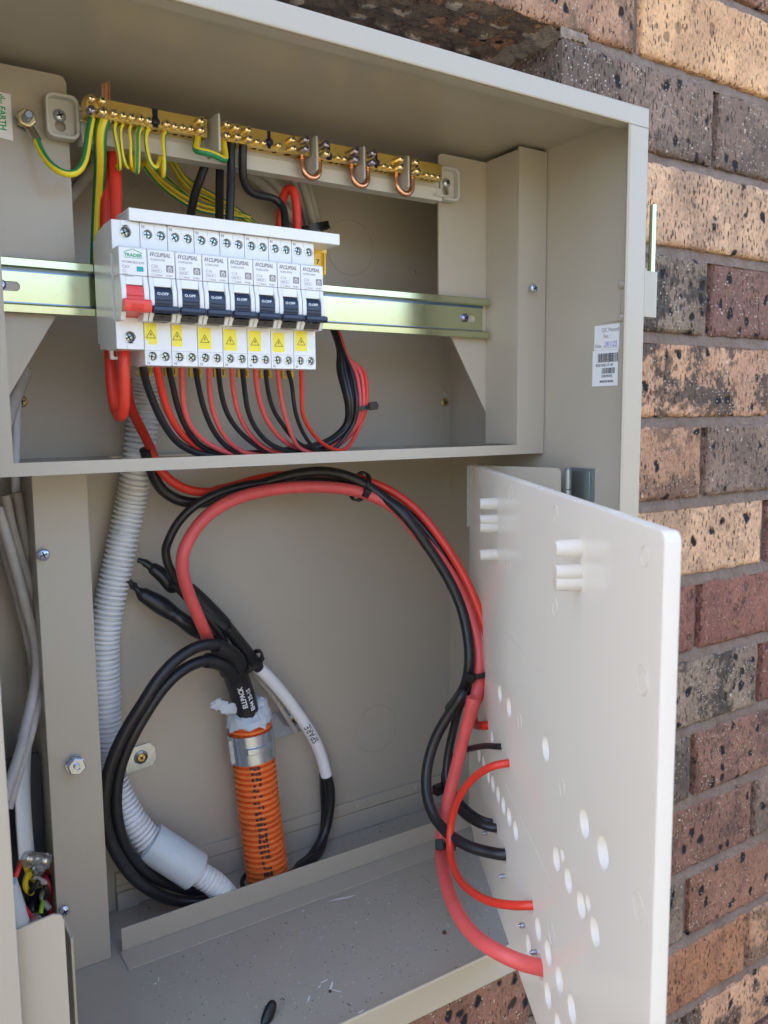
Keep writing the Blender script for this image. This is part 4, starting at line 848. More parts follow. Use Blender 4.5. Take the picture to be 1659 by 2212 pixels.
# --- main switch supply loop
cable('active_cable', [cp('D', 232, 935, -36)]+K('D', [(236, 975, -37)])+K('L', [(548, 60, -38), (550, 160, -36), (546, 260, -30), (536, 298, -24), (520, 285, -16), (500, 200, -8), (490, 90, -4), (488, -30, 0)]), 4.0, RED, 'thick red cable hanging in a U below the main switch', 'cable', seg=20)
m = MB(); q = cp('D', 232, 945, -36)
for a in range(7): m.tube([q+Vector((math.cos(a)*2, math.sin(a)*2, 5)), q+Vector((math.cos(a)*2.3, math.sin(a)*2.3, -1))], .9, 6, 3)
tag(m.build('copper_strands', BRIGHTC), 'bright bare copper just under the main switch terminal', 'copper wire')
# panel plane (the swung-open cover)
ZP = -131.5
PA = at(1014, 1003, Z=ZP); PB = at(1442, 1151, Z=ZP); PH = at(1218, 1010, Z=ZP)
PE = (PB-PA).normalized(); PN = Vector((-PE.y, PE.x, 0))
if PN.dot(CAM-PA) < 0: PN = -PN             # towards the viewer
PT = 7.0
def hit(u, v): s_, z_, t_ = onplane(u, v, PA, PB); return PA+PE*s_+Vector((0, 0, z_-PA.z)), s_, z_, t_
def O(x, y): o = CR['O']; return (o[0]+x*o[2], o[1]+y*o[2])
def entry(x, y, d=26): p = hit(*O(x, y))[0]; return p, p-PN*d
entries = []
# K4 thin red from the breakers through the shelf to the panel
p4, p4b = entry(572, 258)
cable('active_cable', K('L', [(560, 130, 20), (572, 235, 30), (620, 340, 42), (665, 430, 50), (700, 520, 54), (735, 560, 54), (800, 606, 54), (880, 628, 54), (960, 626, 54)])+K('M', [(520, 852, 52), (650, 822, 54), (800, 778, 54), (950, 755, 52), (1100, 762, 50), (1250, 775, 44), (1400, 785, 36)])
      + K('P', [(110, 118, 30), (200, 140, 22), (310, 192, 12), (410, 270, 0), (510, 390, -16), (595, 520, -32), (655, 640, -46), (705, 780, -58), (728, 900, -66), (722, 990, -68), (695, 1070, -62), (660, 1140, -55)])+[(hit(*O(535, 243))[0]+PN*5), p4, p4b], 3.7, RED,
      'bright red cable dropping through the shelf and arching to the open panel', 'cable', seg=18)
entries.append((572, 258, 5.2))
# K3 black from the shelf, front of the arch, to the panel low
p3, p3b = entry(660, 918)
cable('neutral_cable', K('M', [(120, 600, 50), (150, 700, 56), (172, 760, 60), (215, 835, 62), (300, 898, 62), (400, 922, 60), (520, 913, 58), (660, 872, 52), (800, 820, 46), (930, 775, 40), (1050, 745, 36), (1200, 734, 32), (1330, 757, 26), (1450, 812, 18), (1560, 888, 8)])
      + K('P', [(330, 268, -4), (400, 350, -12), (470, 450, -20), (540, 560, -30), (600, 690, -40), (632, 830, -50), (638, 950, -56), (612, 1060, -50), (545, 1150, -40)])+KD('O', [(455, 90, 700), (385, 190, 704), (315, 310, 706), (270, 450, 704), (262, 590, 698), (300, 720, 686), (380, 815, 670), (490, 880, 654), (585, 905, 646)])+[p3, p3b], 4.5, BLACK, 'thick black cable bending widest beside the panel, into its lowest black filled hole', 'cable', seg=18)
entries.append((660, 918, 6.5))
# K2 thick black, inner arch
p2, p2b = entry(615, 783)
cable('neutral_cable', K('Q', [(560, 800, 62), (510, 700, 58), (430, 590, 56), (320, 460, 56), (200, 320, 56), (130, 190, 54), (112, 70, 54)])+K('M', [(250, 1180, 52), (300, 1070, 50), (390, 965, 46), (520, 882, 42), (680, 828, 42), (850, 800, 44), (1050, 790, 44), (1250, 798, 40), (1400, 822, 32)])
      + K('P', [(200, 180, 20), (310, 238, 10), (420, 330, 0), (520, 460, -16), (600, 600, -30), (650, 740, -42), (668, 870, -50), (655, 1000, -50), (620, 1120, -40)])+KD('O', [(440, 130, 708), (398, 290, 716), (370, 430, 718), (366, 540, 714), (398, 640, 706), (460, 715, 692), (540, 762, 678)])+[p2, p2b], 3.6, BLACK, 'black cable in the middle of the arch beside the thick pink red one', 'cable', seg=18)
entries.append((615, 783, 6.0))
# K1 thick pink red
p1, p1b = entry(842, 1492)
K1 = K('Q', [(440, 790, 66), (425, 745, 60), (385, 650, 50), (320, 500, 44), (270, 370, 40), (236, 230, 36), (246, 100, 34), (290, 10, 34)])+K('M', [(372, 1170, 34), (430, 1070, 34), (540, 965, 34), (680, 893, 34), (850, 850, 32), (1050, 828, 30), (1250, 830, 26), (1400, 852, 20), (1520, 893, 12), (1640, 965, 2)])
K1 += K('P', [(420, 385, -10), (520, 500, -22), (605, 640, -34), (658, 780, -46), (682, 900, -54), (682, 1000, -60), (662, 1110, -66), (628, 1230, -74)])+KD('O', [(505, 100, 684), (468, 260, 690), (425, 430, 696), (378, 620, 700), (345, 780, 698), (338, 900, 688), (352, 1020, 655), (395, 1160, 610), (470, 1290, 572), (570, 1380, 546), (690, 1445, 532), (765, 1474, 530)])
K1 += [p1, p1+(p1-cd_('O', 765, 1474, 530)).normalized()*22]
cable('active_cable', K1, 5.15, PINK, 'thickest pink red cable arching over and down to the lowest hole of the open panel', 'cable', seg=22)
entries.append((842, 1492, 8.0))
# K5 red side loop
p5, p5b = entry(678, 450); p6, p6b = entry(797, 1176)
cable('active_cable', [p5b, p5]+KD('O', [(610, 462, 622), (540, 497, 632), (470, 562, 646), (415, 655, 660), (386, 780, 668), (382, 880, 662), (396, 970, 648), (435, 1050, 628), (510, 1118, 602), (600, 1160, 578), (700, 1176, 563)])+[p6, p6b], 3.0, RED, 'red cable curving out of one hole of the open panel and back into another', 'cable', seg=18)
entries += [(678, 450, 5.2), (797, 1176, 5.6)]
p7, p7b = entry(640, 366)
cable('neutral_cable', KD('O', [(352, 560, 724), (350, 500, 724), (376, 440, 720), (430, 395, 712), (500, 373, 690), (570, 362, 666)])+[p7, p7b], 2.5, BLACK, 'short black cable entering the panel above the red side loop', 'cable', seg=14)
entries.append((640, 366, 4.0))
p8, p8b = entry(600, 752)
cable('neutral_cable', KD('O', [(360, 470, 724), (385, 560, 720), (430, 640, 708), (490, 700, 696), (550, 738, 686)])+[p8, p8b], 2.5, BLACK, 'thin black cable lying just over the middle black cable by the panel', 'cable', seg=14)
# ties on the big arch
def pv(k, a, b, Yv): return cp(k, *a, Yv)-cp(k, *b, Yv)
ziptie(cp('M', 1432, 825, 22)+Vector((0, 4, 0)), pv('M', (1500, 850), (1370, 800), 22), 12.2, 12.5, 4.6, (-.15, -1, -.35), 'black tie at the top of the big cable arch', (6.0, 7.5, 4.5))
ziptie(cp('P', 682, 975, -58), pv('P', (690, 1040), (676, 900), -58), 14.0, 9.5, 4.4, (-1, -.5, .1), 'black tie where the arched cables meet the edge of the open panel', (7, 6, 6))
ziptie(cd_('O', 362, 878, 682), (cd_('O', 365, 960, 678)-cd_('O', 360, 800, 690)), 9.5, 7.0, 4.4, (-1, -.75, 0), 'black tie joining the pink red cable to the red side loop', (8, 6.5, 7))
ziptie(cd_('O', 362, 570, 720), (0, 0, 1), 5.0, 5.0, 4.0, (-1, -.1, .1), 'black tie half hidden behind the pink red cable, head left', (8, 7, 8))
# ================================================================== GREY CONDUIT
def corr(L, p, r, d):
    x = (L % p)/p; return r-.25*abs(x-.3)/.3 if x < .60 else r-d if .66 < x < .95 else r-d*.5
gc = K('L', [(645, 70, 62), (642, 150, 70), (637, 250, 74), (625, 370, 76), (612, 470, 77), (600, 560, 78)])+K('R', [(1050, 30, 82), (1005, 240, 83), (955, 480, 83), (905, 720, 83), (862, 950, 83), (838, 1150, 83), (838, 1350, 83), (848, 1600, 83), (862, 1850, 83), (872, 2080, 83)])+K('N', [(195, 1010, 82), (232, 1110, 80), (275, 1210, 76), (345, 1335, 70), (430, 1440, 64), (490, 1490, 60)])
gp = path(gc, .9); Ls = [0]
gpp = gp
t = thing('grey_conduit', 'long grey corrugated conduit snaking down from the shelf to the floor', 'conduit', (60, 80, -508))
MB().tube(gc, lambda L: corr(L, 4.05, 12.5, 3.0), 28, .62).build('corrugated_tube', CONDG, t, ang=50)
a_ = cp('N', 448, 1455, 63); b_ = cp('N', 730, 1640, 50); ax = (b_-a_); Lc = ax.length; ax.normalize()
MB().lathe(a_, ax, [(0, 12.4), (0, 15.6), (.8, 16.1), (Lc-.6, 16.1), (Lc, 15.4), (Lc, 10)], 36, cap=False).build('coupling', COLG, t)
lc_ = [b_-ax*3, b_+ax*8, b_+ax*20]+[cp('N', 905, 1780, 45), cp('N', 960, 1850, 46)]
MB().tube(lc_, lambda L: corr(L, 3.5, 10.6, 1.9), 26, .55).build('corrugated_tube', CONDG, t, ang=50)
# saddle clamps
def saddle(name, label, c, ax, r, wdt, tabdir, tlen, scr, loc):
    t = thing(name, label, 'pipe clamp', loc, 'zinc saddle clamps'); ax = Vector(ax).normalized(); tb_ = Vector(tabdir); tb_ = (tb_-ax*tb_.dot(ax)).normalized(); fr = ax.cross(tb_)
    if fr.y > 0: fr = -fr
    m = MB(); n = 30; vs = []; fs = []
    for i in range(n+1):
        a = math.radians(-25+230*i/n)
        d_ = tb_*math.cos(a)+fr*math.sin(a)
        for (o_, w_) in ((0, -1), (0, -.25), (.0, -.18), (0, .18), (0, .25), (0, 1), (1.2, 1), (1.2, .25), (2.0, .18), (2.0, -.18), (1.2, -.25), (1.2, -1)):
            if o_ == 2.0: o_ = 1.2+(2.0 if 62 < math.degrees(a) < 128 else 0)
            vs.append(Vector(c)+d_*(r+o_)+ax*(w_*wdt/2))
    q = 12
    for i in range(n):
        for j in range(q): fs.append((i*q+j, i*q+(j+1) % q, (i+1)*q+(j+1) % q, (i+1)*q+j))
    m.add(vs, fs); m.build('strap', STEEL, t, bev=.15)
    Fe_ = frame(Vector(c)-tb_*(r+.2)+fr*(r*.32), tb_*-1, ax); MB().fbox(Fe_, -2, 3.2, -wdt/2+2.5, wdt/2-2.5, -.6, .6).build('strap_ear', STEEL, t, bev=.3)
    y = D-1.4; s0 = Vector(c)+tb_*(r-1); s0.y = y-.2; F = frame((s0.x, y, s0.z), (tb_.x, 0, tb_.z), (-tb_.z, 0, tb_.x)) ; F = frame((s0.x, y, s0.z), (tb_.x, 0, tb_.z), (ax.x, 0, ax.z))
    o = plate([[(-3, -wdt/2), (tlen-4, -wdt/2), (tlen, -wdt/2+5), (tlen, wdt/2-5), (tlen-4, wdt/2), (-3, wdt/2)]], 1.2, F, .15); o.build('fixing_tab', STEEL, t)
    sc = F @ Vector((scr, 0, 0)); m = MB(); m.lathe((sc.x, y-.6, sc.z), (0, -1, 0), [(0, 6.2), (.6, 5.8), (1.2, 4.8)], 26, 0, cap=False)
    m.lathe((sc.x, y-1.4, sc.z), (0, -1, 0), [(-.4, 5.2), (.2, 4.4), (1.4, 3.0), (1.5, .01)], 20, 1, cap=False)
    for a in (.9, 2.47):
        G = frame((sc.x, y-2.95, sc.z), (math.cos(a), 0, math.sin(a)), (-math.sin(a), 0, math.cos(a))); m.fbox(G, -2, 2, -.5, .5, -.2, .12, 2)
    m.build('clamp_screw', [STEEL, GOLDSC, DARKH], t); return t
c0 = cp('N', 205, 1040, 82)
saddle('saddle_clamp', 'zinc saddle clamp holding the grey conduit, tab and screw to its right', c0+Vector((0, 0, -2)), (.10, 0, -1), 12.9, 21, (1, 0, .10), 32, 19, (c0.x, 90, c0.z))
# ================================================================== ORANGE CONDUIT
oc = [cp('N', 1050, 715, 75), cp('N', 1060, 800, 75), cp('N', 1078, 950, 73), cp('N', 1104, 1200, 70), cp('N', 1132, 1430, 67), cp('N', 1155, 1600, 64), cp('N', 1170, 1720, 62), cp('N', 1178, 1790, 62)]
t = thing('orange_conduit', 'orange corrugated conduit with black marks rising from the floor', 'conduit', (150, 60, -508))
MB().tube(oc, lambda L: corr(L, 5.15, 19.4, 3.6), 40, .7).build('corrugated_tube', ORANGE, t, ang=50)
ocp = path(oc, 1.0); m = MB(); random.seed(5)
L0 = 0
for i in range(0, 33):
    s_ = 39.5+i*5.15
    if s_ > 178: break
    for g_ in range(3):
        wd = random.uniform(1.8, 3.2); off_ = -4.8+g_*3.0+random.uniform(-.3, .5); j = min(len(ocp)-2, int(s_)); 
        for sub in range(2):
            j2 = min(len(ocp)-2, int(s_+.5+sub*1.2)); p = ocp[j2]; T = (ocp[j2+1]-ocp[j2-1]).normalized(); c = (CAM-p); c = (c-T*c.dot(T)).normalized(); b = c.cross(T)
            if random.random() < .38: continue
            A_ = (off_)/19.3; B_ = (off_+wd)/19.3; q4 = []
            for (aa, dd) in ((A_, -.9), (B_, -.9), (B_, .9), (A_, .9)): q4.append(p+(c*math.cos(aa)-b*math.sin(aa))*19.48+T*dd*1.25)
            m.add(q4, [(0, 1, 2, 3)])
m.build('printed_marks', mat('dark_print', (.07, .025, .015), .6), t, smooth=False)
MB().lathe((oc[-1].x-3.5, oc[-1].y, ZF+.3), (0, 0, 1), [(0, 20.5), (0, 24), (2.6, 23.5), (2.8, 20.6)], 36, cap=False).build('grommet', BLACKP, t)
oa = (ocp[30]-ocp[4]).normalized(); oc_ = cp('N', 1063, 865, 74.5)
saddle('saddle_clamp', 'wide zinc saddle clamp around the top of the orange conduit', oc_, oa, 19.9, 26, (1, 0, .10), 47, 33, (oc_.x, 80, oc_.z))
# sealant at the mouth of the conduit
m = MB(); top = oc[0]; seg = 48; rows = 9; vs = []; fs = []; oa_ = (oc[1]-oc[0]).normalized(); tx = oa_.orthogonal().normalized(); ty = oa_.cross(tx)
for j in range(rows):
    for i in range(seg):
        a = 2*math.pi*i/seg; cf = max(0, (tx*math.cos(a)+ty*math.sin(a)).dot((CAM-top).normalized())); nn = .8*noise.noise(Vector((math.cos(a)*2.6, math.sin(a)*2.6, j*.6)))+.8*noise.noise(Vector((math.cos(a)*9, math.sin(a)*9, j*1.3)))
        h_ = [-3+6*max(0, noise.noise(Vector((math.cos(a)*3, math.sin(a)*3, 9)))), 0, -3, -7, -11, -15, -17, -17, -16][j] - (4*nn if 1 < j < 7 else 0)
        rr = [19.5, 20.6, 21.0, 19.6, 17.6, 15.0, 12.8, 10, 6][j]+2.2*nn
        if j >= 2: h_ *= 1-.62*cf
        if j < 3: h_ += 2+4*nn
        vs.append(top+oa_*h_+tx*(rr*math.cos(a))+ty*(rr*math.sin(a)))
for j in range(rows-1):
    for i in range(seg): k = (i+1) % seg; fs.append((j*seg+i, j*seg+k, (j+1)*seg+k, (j+1)*seg+i))
m.add(vs, fs)
gb = cp('N', 858, 628, 66)   # the dollop hanging off to the left
for dx, dz, rr in ((0, 0, 4.2), (6, -3, 3.6), (11, -7, 5.0)):
    vv = []; ff = []
    for q in range(9):
        for p in range(14):
            th = math.pi*q/8; an = 2*math.pi*p/14; n_ = 1+.55*noise.noise(Vector((math.sin(th)*math.cos(an)*2.4+dx, math.sin(th)*math.sin(an)*1.8, math.cos(th)*1.8)))
            vv.append(gb+Vector((dx+rr*1.5*n_*math.sin(th)*math.cos(an), rr*.35*n_*math.sin(th)*math.sin(an), dz+rr*n_*math.cos(th))))
    for q in range(8):
        for p in range(14): ff.append((q*14+p, q*14+(p+1) % 14, (q+1)*14+(p+1) % 14, (q+1)*14+p))
    m.add(vv, ff)
tag(m.build('sealant', SEAL, ang=28), 'blob of pale blue grey sealant oozing from the mouth of the orange conduit', 'sealant')
# ================================================================== BREAKOUT BOOT AND ITS CORES
bt = thing('breakout_boot', 'black heat shrink boot with white printing in the orange conduit mouth', 'cable boot', tuple(oc[0]))
BP = [cp('N', 1050, 735, 72), cp('N', 1030, 640, 71), cp('N', 1000, 540, 69), cp('N', 970, 450, 66), cp('N', 950, 390, 62), cp('N', 940, 350, 58)]
MB().tube(BP, 10.8, 26, 2, rf=lambda s_: 1.0 if s_ < .78 else 1+.14*math.sin((s_-.78)/.22*math.pi)).build('boot_body', BLACK, bt)
BPp = path(BP, 2)
m = text_on_tube(BPp, 10.95, 'ELLPACK', 5.9, 20, off=.16, side=.10, sx=.98); m.sub(text_on_tube(BPp, 10.95, 'EH4 35-15', 5.4, 15, off=.16, side=-.5, sx=.98)); m.build('boot_print', INKW, bt, smooth=False)
ring3(m := MB(), BPp[int(len(BPp)*.80)], 11.6, (BPp[int(len(BPp)*.80)+1]-BPp[int(len(BPp)*.80)]).normalized(), .9); m.build('boot_lip', BLACK, bt)
MB().tube([cp('N', 985, 420, 56), cp('N', 975, 360, 50), cp('N', 920, 310, 46), cp('N', 850, 280, 44)], 7.0, 18, 2).build('boot_finger', BLACK, bt)
MB().tube([cp('N', 950, 470, 54), cp('N', 910, 400, 50), cp('N', 850, 370, 49), cp('N', 790, 365, 48)], 6.4, 18, 2).build('boot_finger', BLACK, bt)
MB().tube([cp('N', 1010, 420, 62), cp('N', 985, 330, 62), cp('N', 950, 280, 64)], 6.4, 18, 2).build('boot_finger', BLACK, bt)
l1 = K('N', [(960, 330, 50), (905, 285, 44), (850, 268, 42), (770, 272, 40), (690, 305, 38), (600, 370, 36), (500, 480, 34), (410, 620, 34), (310, 780, 36), (230, 950, 38), (185, 1120, 40), (178, 1290, 42), (210, 1440, 44), (280, 1580, 46), (380, 1700, 50), (520, 1785, 54), (640, 1818, 56)])+[Vector((112, 44, -503)), Vector((128, 40.5, -503)), Vector((150, 40, -503)), Vector((172, 44, -503))]
l1 += K('N', [(1345, 1618, 74), (1430, 1545, 76), (1500, 1420, 78), (1535, 1270, 80), (1538, 1130, 80), (1512, 1040, 80), (1478, 920, 80), (1420, 800, 78), (1340, 680, 76), (1250, 560, 72), (1160, 460, 66), (1090, 390, 62)])+K('Q', [(700, 830, 60), (630, 750, 58), (560, 660, 56)])
def floorclip(pts, r=5.0):
    out = []
    for q in pts:
        if q.z < ZF+r+.6: d = q-CAM; q = CAM+d*((ZF+r+.6-CAM.z)/d.z)
        out.append(q)
    return out
l1 = floorclip(l1); L1 = path(l1, 2.2)
cable('looped_core', l1, 4.75, BLACK, 'outer black core looping round the grey conduit, floor and up to the white sleeve', 'cable', seg=20, step=2.2)
l2 = K('N', [(960, 400, 54), (900, 372, 50), (840, 362, 48), (770, 368, 46), (690, 398, 44), (600, 460, 42), (510, 560, 42), (430, 680, 42), (350, 820, 42), (285, 970, 44), (252, 1120, 46), (250, 1280, 48), (285, 1440, 50), (360, 1570, 54), (470, 1670, 58), (620, 1730, 62), (760, 1758, 62)])+[Vector((112, 50, -503)), Vector((130, 49, -503)), Vector((152, 49, -503)), Vector((176, 54, -503))]
l2 += K('N', [(1350, 1620, 84), (1430, 1570, 86), (1490, 1470, 86), (1512, 1320, 88), (1508, 1180, 88), (1505, 1090, 86), (1503, 1050, 84)])
l2 = floorclip(l2, 5.6); L2 = path(l2, 2.2)
cable('looped_core', l2, 4.75, BLACK, 'inner black core of the loop, lying behind the outer one', 'cable', seg=20, step=2.2)
for (P_, s_, tx_, nm_) in ((L1, 150, 'SRH2 12-3/1', 0), (L1, 215, 'CELLPACK', 0)):
    pass
m = text_on_tube(L1[::-1], 4.8, 'CELLPACK  SRH2 12-3/1   2120', 4.6, sum((L1[i]-L1[i-1]).length for i in range(1, len(L1)))-283, up=1, off=-.02)
m.sub(text_on_tube(L2[::-1], 4.8, 'SRH2 12-3/1', 4.6, sum((L2[i]-L2[i-1]).length for i in range(1, len(L2)))-82, up=1, off=-.02))
tag(m.build('embossed_lettering', EMB, smooth=False), 'faint raised lettering along the black looped core', 'lettering')
# white sleeve over the returning core
ia = min(range(len(L1)), key=lambda i: (L1[i]-cp('N', 1509, 1066, 80)).length); ib = min(range(len(L1)), key=lambda i: (L1[i]-cp('N', 1112, 402, 63)).length)
sl = L1[ia:ib+1]
SLP = sl
ws = thing('white_sleeve', 'white heat shrink sleeve marked SPARE on the returning black core', 'sleeve', tuple(SLP[0]))
MB().tube(sl, 5.6, 22, smooth=False).build('sleeve_tube', WSLEEVE, ws)
text_on_tube(SLP, 5.75, 'SPARE', 9.5, 42, up=1, off=.04, sx=.85).build('handwriting', INKK, ws, smooth=False)
# the fourth core, pale behind
cable('bare_core', K('N', [(1062, 420, 74), (1100, 470, 78), (1180, 560, 80), (1260, 680, 82), (1330, 790, 86)]), 2.4, GREYC, 'thin pale core just behind the white sleeve', 'cable')
# heat shrunk tails
t1 = K('R', [(1110, 483, 74), (1160, 495, 74), (1200, 530, 73), (1260, 570, 72), (1330, 620, 70), (1400, 720, 68)])+K('Q', [(180, 330, 62), (280, 430, 60), (390, 530, 58), (500, 620, 58), (560, 665, 58)])
rf1 = lambda s_: .42 if s_ < .05 else .62 if s_ < .12 else .9+.35*math.sin((s_-.12)/.3*math.pi) if s_ < .42 else 1.02
cable('capped_core', t1, 5.6, BLACK, 'upper heat shrunk black tail ending behind the grey conduit', 'cable end', seg=18, step=2, rf=rf1, flat=.85)
t2 = K('R', [(1035, 650, 76), (1075, 690, 76), (1120, 740, 75), (1200, 790, 74), (1300, 850, 72), (1400, 920, 70)])+K('Q', [(200, 580, 66), (300, 650, 66), (380, 690, 68), (470, 760, 72), (580, 850, 76)])
rf2 = lambda s_: .38 if s_ < .04 else .6+.2*math.sin(s_*60) if s_ < .12 else 1.0+.28*math.sin((s_-.12)*9)**2
cable('capped_core', t2, 6.2, BLACK, 'lower fatter heat shrunk black tail ending behind the grey conduit', 'cable end', seg=18, step=2, rf=rf2, flat=.9)
# flat shrink wing running from the arch to the boot
wg = K('Q', [(300, 385, 56), (380, 455, 57), (470, 545, 58), (565, 645, 59)]); cable('shrink_sleeve', wg, 6.6, BLACK, 'flattened black shrink sleeve above the boot, cut square at its end', 'sleeve', seg=16, flat=.55)
cable('looped_core', K('Q', [(540, 620, 60), (620, 720, 60), (700, 820, 62), (800, 945, 66)]), 5.0, BLACK, 'straight black core between the flat shrink sleeve and the white sleeve', 'cable', seg=18)
ziptie(cp('Q', 745, 915, 60), pv('Q', (700, 860), (800, 960), 60)+Vector((2, 0, 2)), 10, 13, 3.6, (.6, -1, .5), 'thin black tie binding the boot to the white sleeved core', (4, 4, 3.5))
# ================================================================== OPEN COVER PANEL
pn = thing('cover_panel', 'glossy white plastic cover panel swung open on the right with many round holes', 'panel', tuple(PA+Vector((0, 0, -200))))
Fp = frame(PA-PN*(PT/2)*0, PE, (0, 0, 1))
sgn = 1 if (Fp.col[2].xyz.dot(PN) > 0) else -1
Lp = (PB-PA).length-2.5; zbot = -352.0
outer = [(-.5, -3)]+[(0, 0)]; outer = rrect(0, Lp, -352+8, 0, 7)
outer = [(0, 0)]+[(Lp-5+5*math.sin(math.radians(a)), -5+5*math.cos(math.radians(a))) for a in range(0, 91, 15)]+[(Lp, zbot), (40, zbot), (9, zbot+10), (0, zbot+22)]
holes = []
HL = [(638, 95, 88), (684, 165, 95), (871, 375, 125), (1068, 757, 145), (1163, 907, 165), (926, 940, 118), (957, 920, 62), (986, 1050, 122), (1052, 1175, 132), (1087, 1163, 75), (1122, 1312, 140), (832, 1298, 112), (884, 1420, 120), (940, 1555, 130), (882, 1635, 125), (1004, 1705, 138), (934, 1790, 110),
      (783, 1380, 110), (530, 408, 78), (553, 450, 70), (580, 520, 70), (602, 558, 85), (628, 610, 88), (656, 668, 92), (685, 725, 96), (718, 795, 98), (598, 318, 66), (648, 352, 50), (672, 480, 40)]
holes2 = []; used = []
for (x, y, h_) in HL:
    p, s_, z_, t_ = hit(*O(x, y)); r_ = h_*.4232/2*t_/FPX
    holes2.append((s_, z_-PA.z, r_))
for (x, y, r_) in entries:
    p, s_, z_, t_ = hit(*O(x, y)); holes2.append((s_, z_-PA.z, r_))
ok = []
for q in sorted(holes2, key=lambda a: -a[2]):
    if q[0] < q[2]+1.5 or q[0] > Lp-q[2]-2: continue
    if any(math.hypot(q[0]-o_[0], q[1]-o_[1]) < q[2]+o_[2]+.8 for o_ in ok): continue
    ok.append(q)
Fc = Fp @ Matrix.Translation((0, 0, -sgn*PT/2))
m = plate([outer]+[circ(a, b, r, 24) for a, b, r in ok], PT, Fc, .6)
m.build('panel_sheet', SHADEW, pn, ang=30)
em = MB()
def Pp(s_, z_, d_=0): return PA+PE*s_+Vector((0, 0, z_))+PN*d_
def ringp(k, x, y, h_):
    u_, v_ = (CR[k][0]+x*CR[k][2], CR[k][1]+y*CR[k][2]); p, s_, z_, t_ = hit(u_, v_); r_ = h_*CR[k][2]/2*t_/FPX
    em = MB(); em.tube([Pp(s_+r_*math.cos(a), z_-PA.z+r_*math.sin(a), 0) for a in [i*2*math.pi/40 for i in range(41)]], .28, 6, smooth=False, cap=False).build('moulded_ring', SHADEW, pn)
for a in (('O', 955, 575, 95), ('O', 903, 1325, 105), ('O', 1345, 1183, 140), ('P', 650, 120, 55), ('P', 822, 185, 62), ('P', 1020, 285, 80), ('P', 1018, 700, 80), ('P', 1405, 1015, 130), ('P', 815, 522, 60), ('O', 738, 235, 85), ('P', 1415, 470, 90), ('O', 1365, 45, 120)): ringp(*a)
for (k, a, b) in (('P', (800, 800), (1012, 1065)), ('O', (668, 560), (900, 1062))):
    qa = hit(CR[k][0]+a[0]*CR[k][2], CR[k][1]+a[1]*CR[k][2]); qb = hit(CR[k][0]+b[0]*CR[k][2], CR[k][1]+b[1]*CR[k][2])
    em = MB(); em.tube([Pp(qa[1], qa[2]-PA.z), Pp(qb[1], qb[2]-PA.z)], .28, 6, smooth=False).build('moulded_line', SHADEW, pn)

for (x, y, dbl) in ((760, 237, 0), (760, 325, 1), (760, 463, 0), (1130, 433, 0), (1130, 563, 1)):
    u_, v_ = CR['P'][0]+x*CR['P'][2], CR['P'][1]+y*CR['P'][2]; p, s_, z_, t_ = hit(u_, v_); z_ -= PA.z; m = MB()
    for dz in ((0,) if not dbl else (3.0, -3.0)): m.lathe(Pp(s_, z_+dz), PN, [(-.3, 5.2 if not dbl else 4.6), (0, 4.9 if not dbl else 4.3), (12.5, 4.2 if not dbl else 3.8), (13.5, 3.6)], 20)
    m.build('boss', SHADEW, pn)
for (x, y) in ((765, 1278), (825, 1415), (665, 1027), (575, 807)):
    p, s_, z_, t_ = hit(*O(x, y)); m = MB(); m.lathe(p, PN, [(0, 1.5), (3, 1.5), (5, .2)], 10)
    for q in range(4): m.lathe(p+PN*(q*.9+.3), PN, [(0, 1.5), (.25, 2.0), (.5, 1.5)], 10, cap=False)
    m.build('screw_tip', STEEL, pn)
# steel frame of the panel: side flange back to the hinge, with zinc strips
HD = (PH-PA); HL_ = HD.length; HE = HD.normalized(); Fh = frame(PA-PN*(PT+2)-PE*.2, HE, (0, 0, 1))
hg = MB(); hg.sub(plate([[(0, -1), (HL_-15, -1), (HL_-12, -4), (HL_-12, -345), (0, -345)]], 1.4, Fh, .2)); hg.build('return_flange', BEIGE, pn)
for (za, zb_) in ((-2, -58), (-222, -292)):
    zs = MB(); F = frame(PA+PE*(-1.8)-PN*(PT/2), PN, (0, 0, 1)); zs.fbox(F, -5.5, 5.5, zb_, za, -.7, .7); zs.build('edge_strip', mat('hinge_steel', (.36, .42, .42), .35, .9), pn)
for z_ in (-8, -50, -236): m = MB(); m.lathe(PA-PE*2.6-PN*(PT/2)+Vector((0, 0, z_)), -PE, [(0, 2.2), (1.6, 2), (2.2, .01)], 14, cap=False); m.build('strip_screw', STEELB, pn)
hz = at(1222, 1020, X=378)
hh = MB(); hpx, hpy = 372.5, -86.5
for (za, zb_) in ((-134, -150.4), (-151, -168), (-168.6, -186)): hh.lathe((hpx, hpy, zb_), (0, 0, 1), [(0, 3.0), (za-zb_, 3.0)], 18)
hh.lathe((hpx, hpy, -134), (0, 0, 1), [(0, 2.6), (1.2, 2.0), (1.8, .01)], 16, cap=False)
hh.box(XR-3.2, XR-1.2, -101, -77.5, -186, -135); hh.build('hinge', mat('hinge_steel', (.36, .42, .42), .35, .9), pn, bev=.2)
hk = MB(); hk.box(XR-1.1, XR-.2, -104, -77, -190, -132.6); hk.build('hinge_shade_plate', mat('hinge_shadow_plate', (.24, .26, .27), .5, .5), pn)  # dark plate standing in for the shade around the hinge leaf
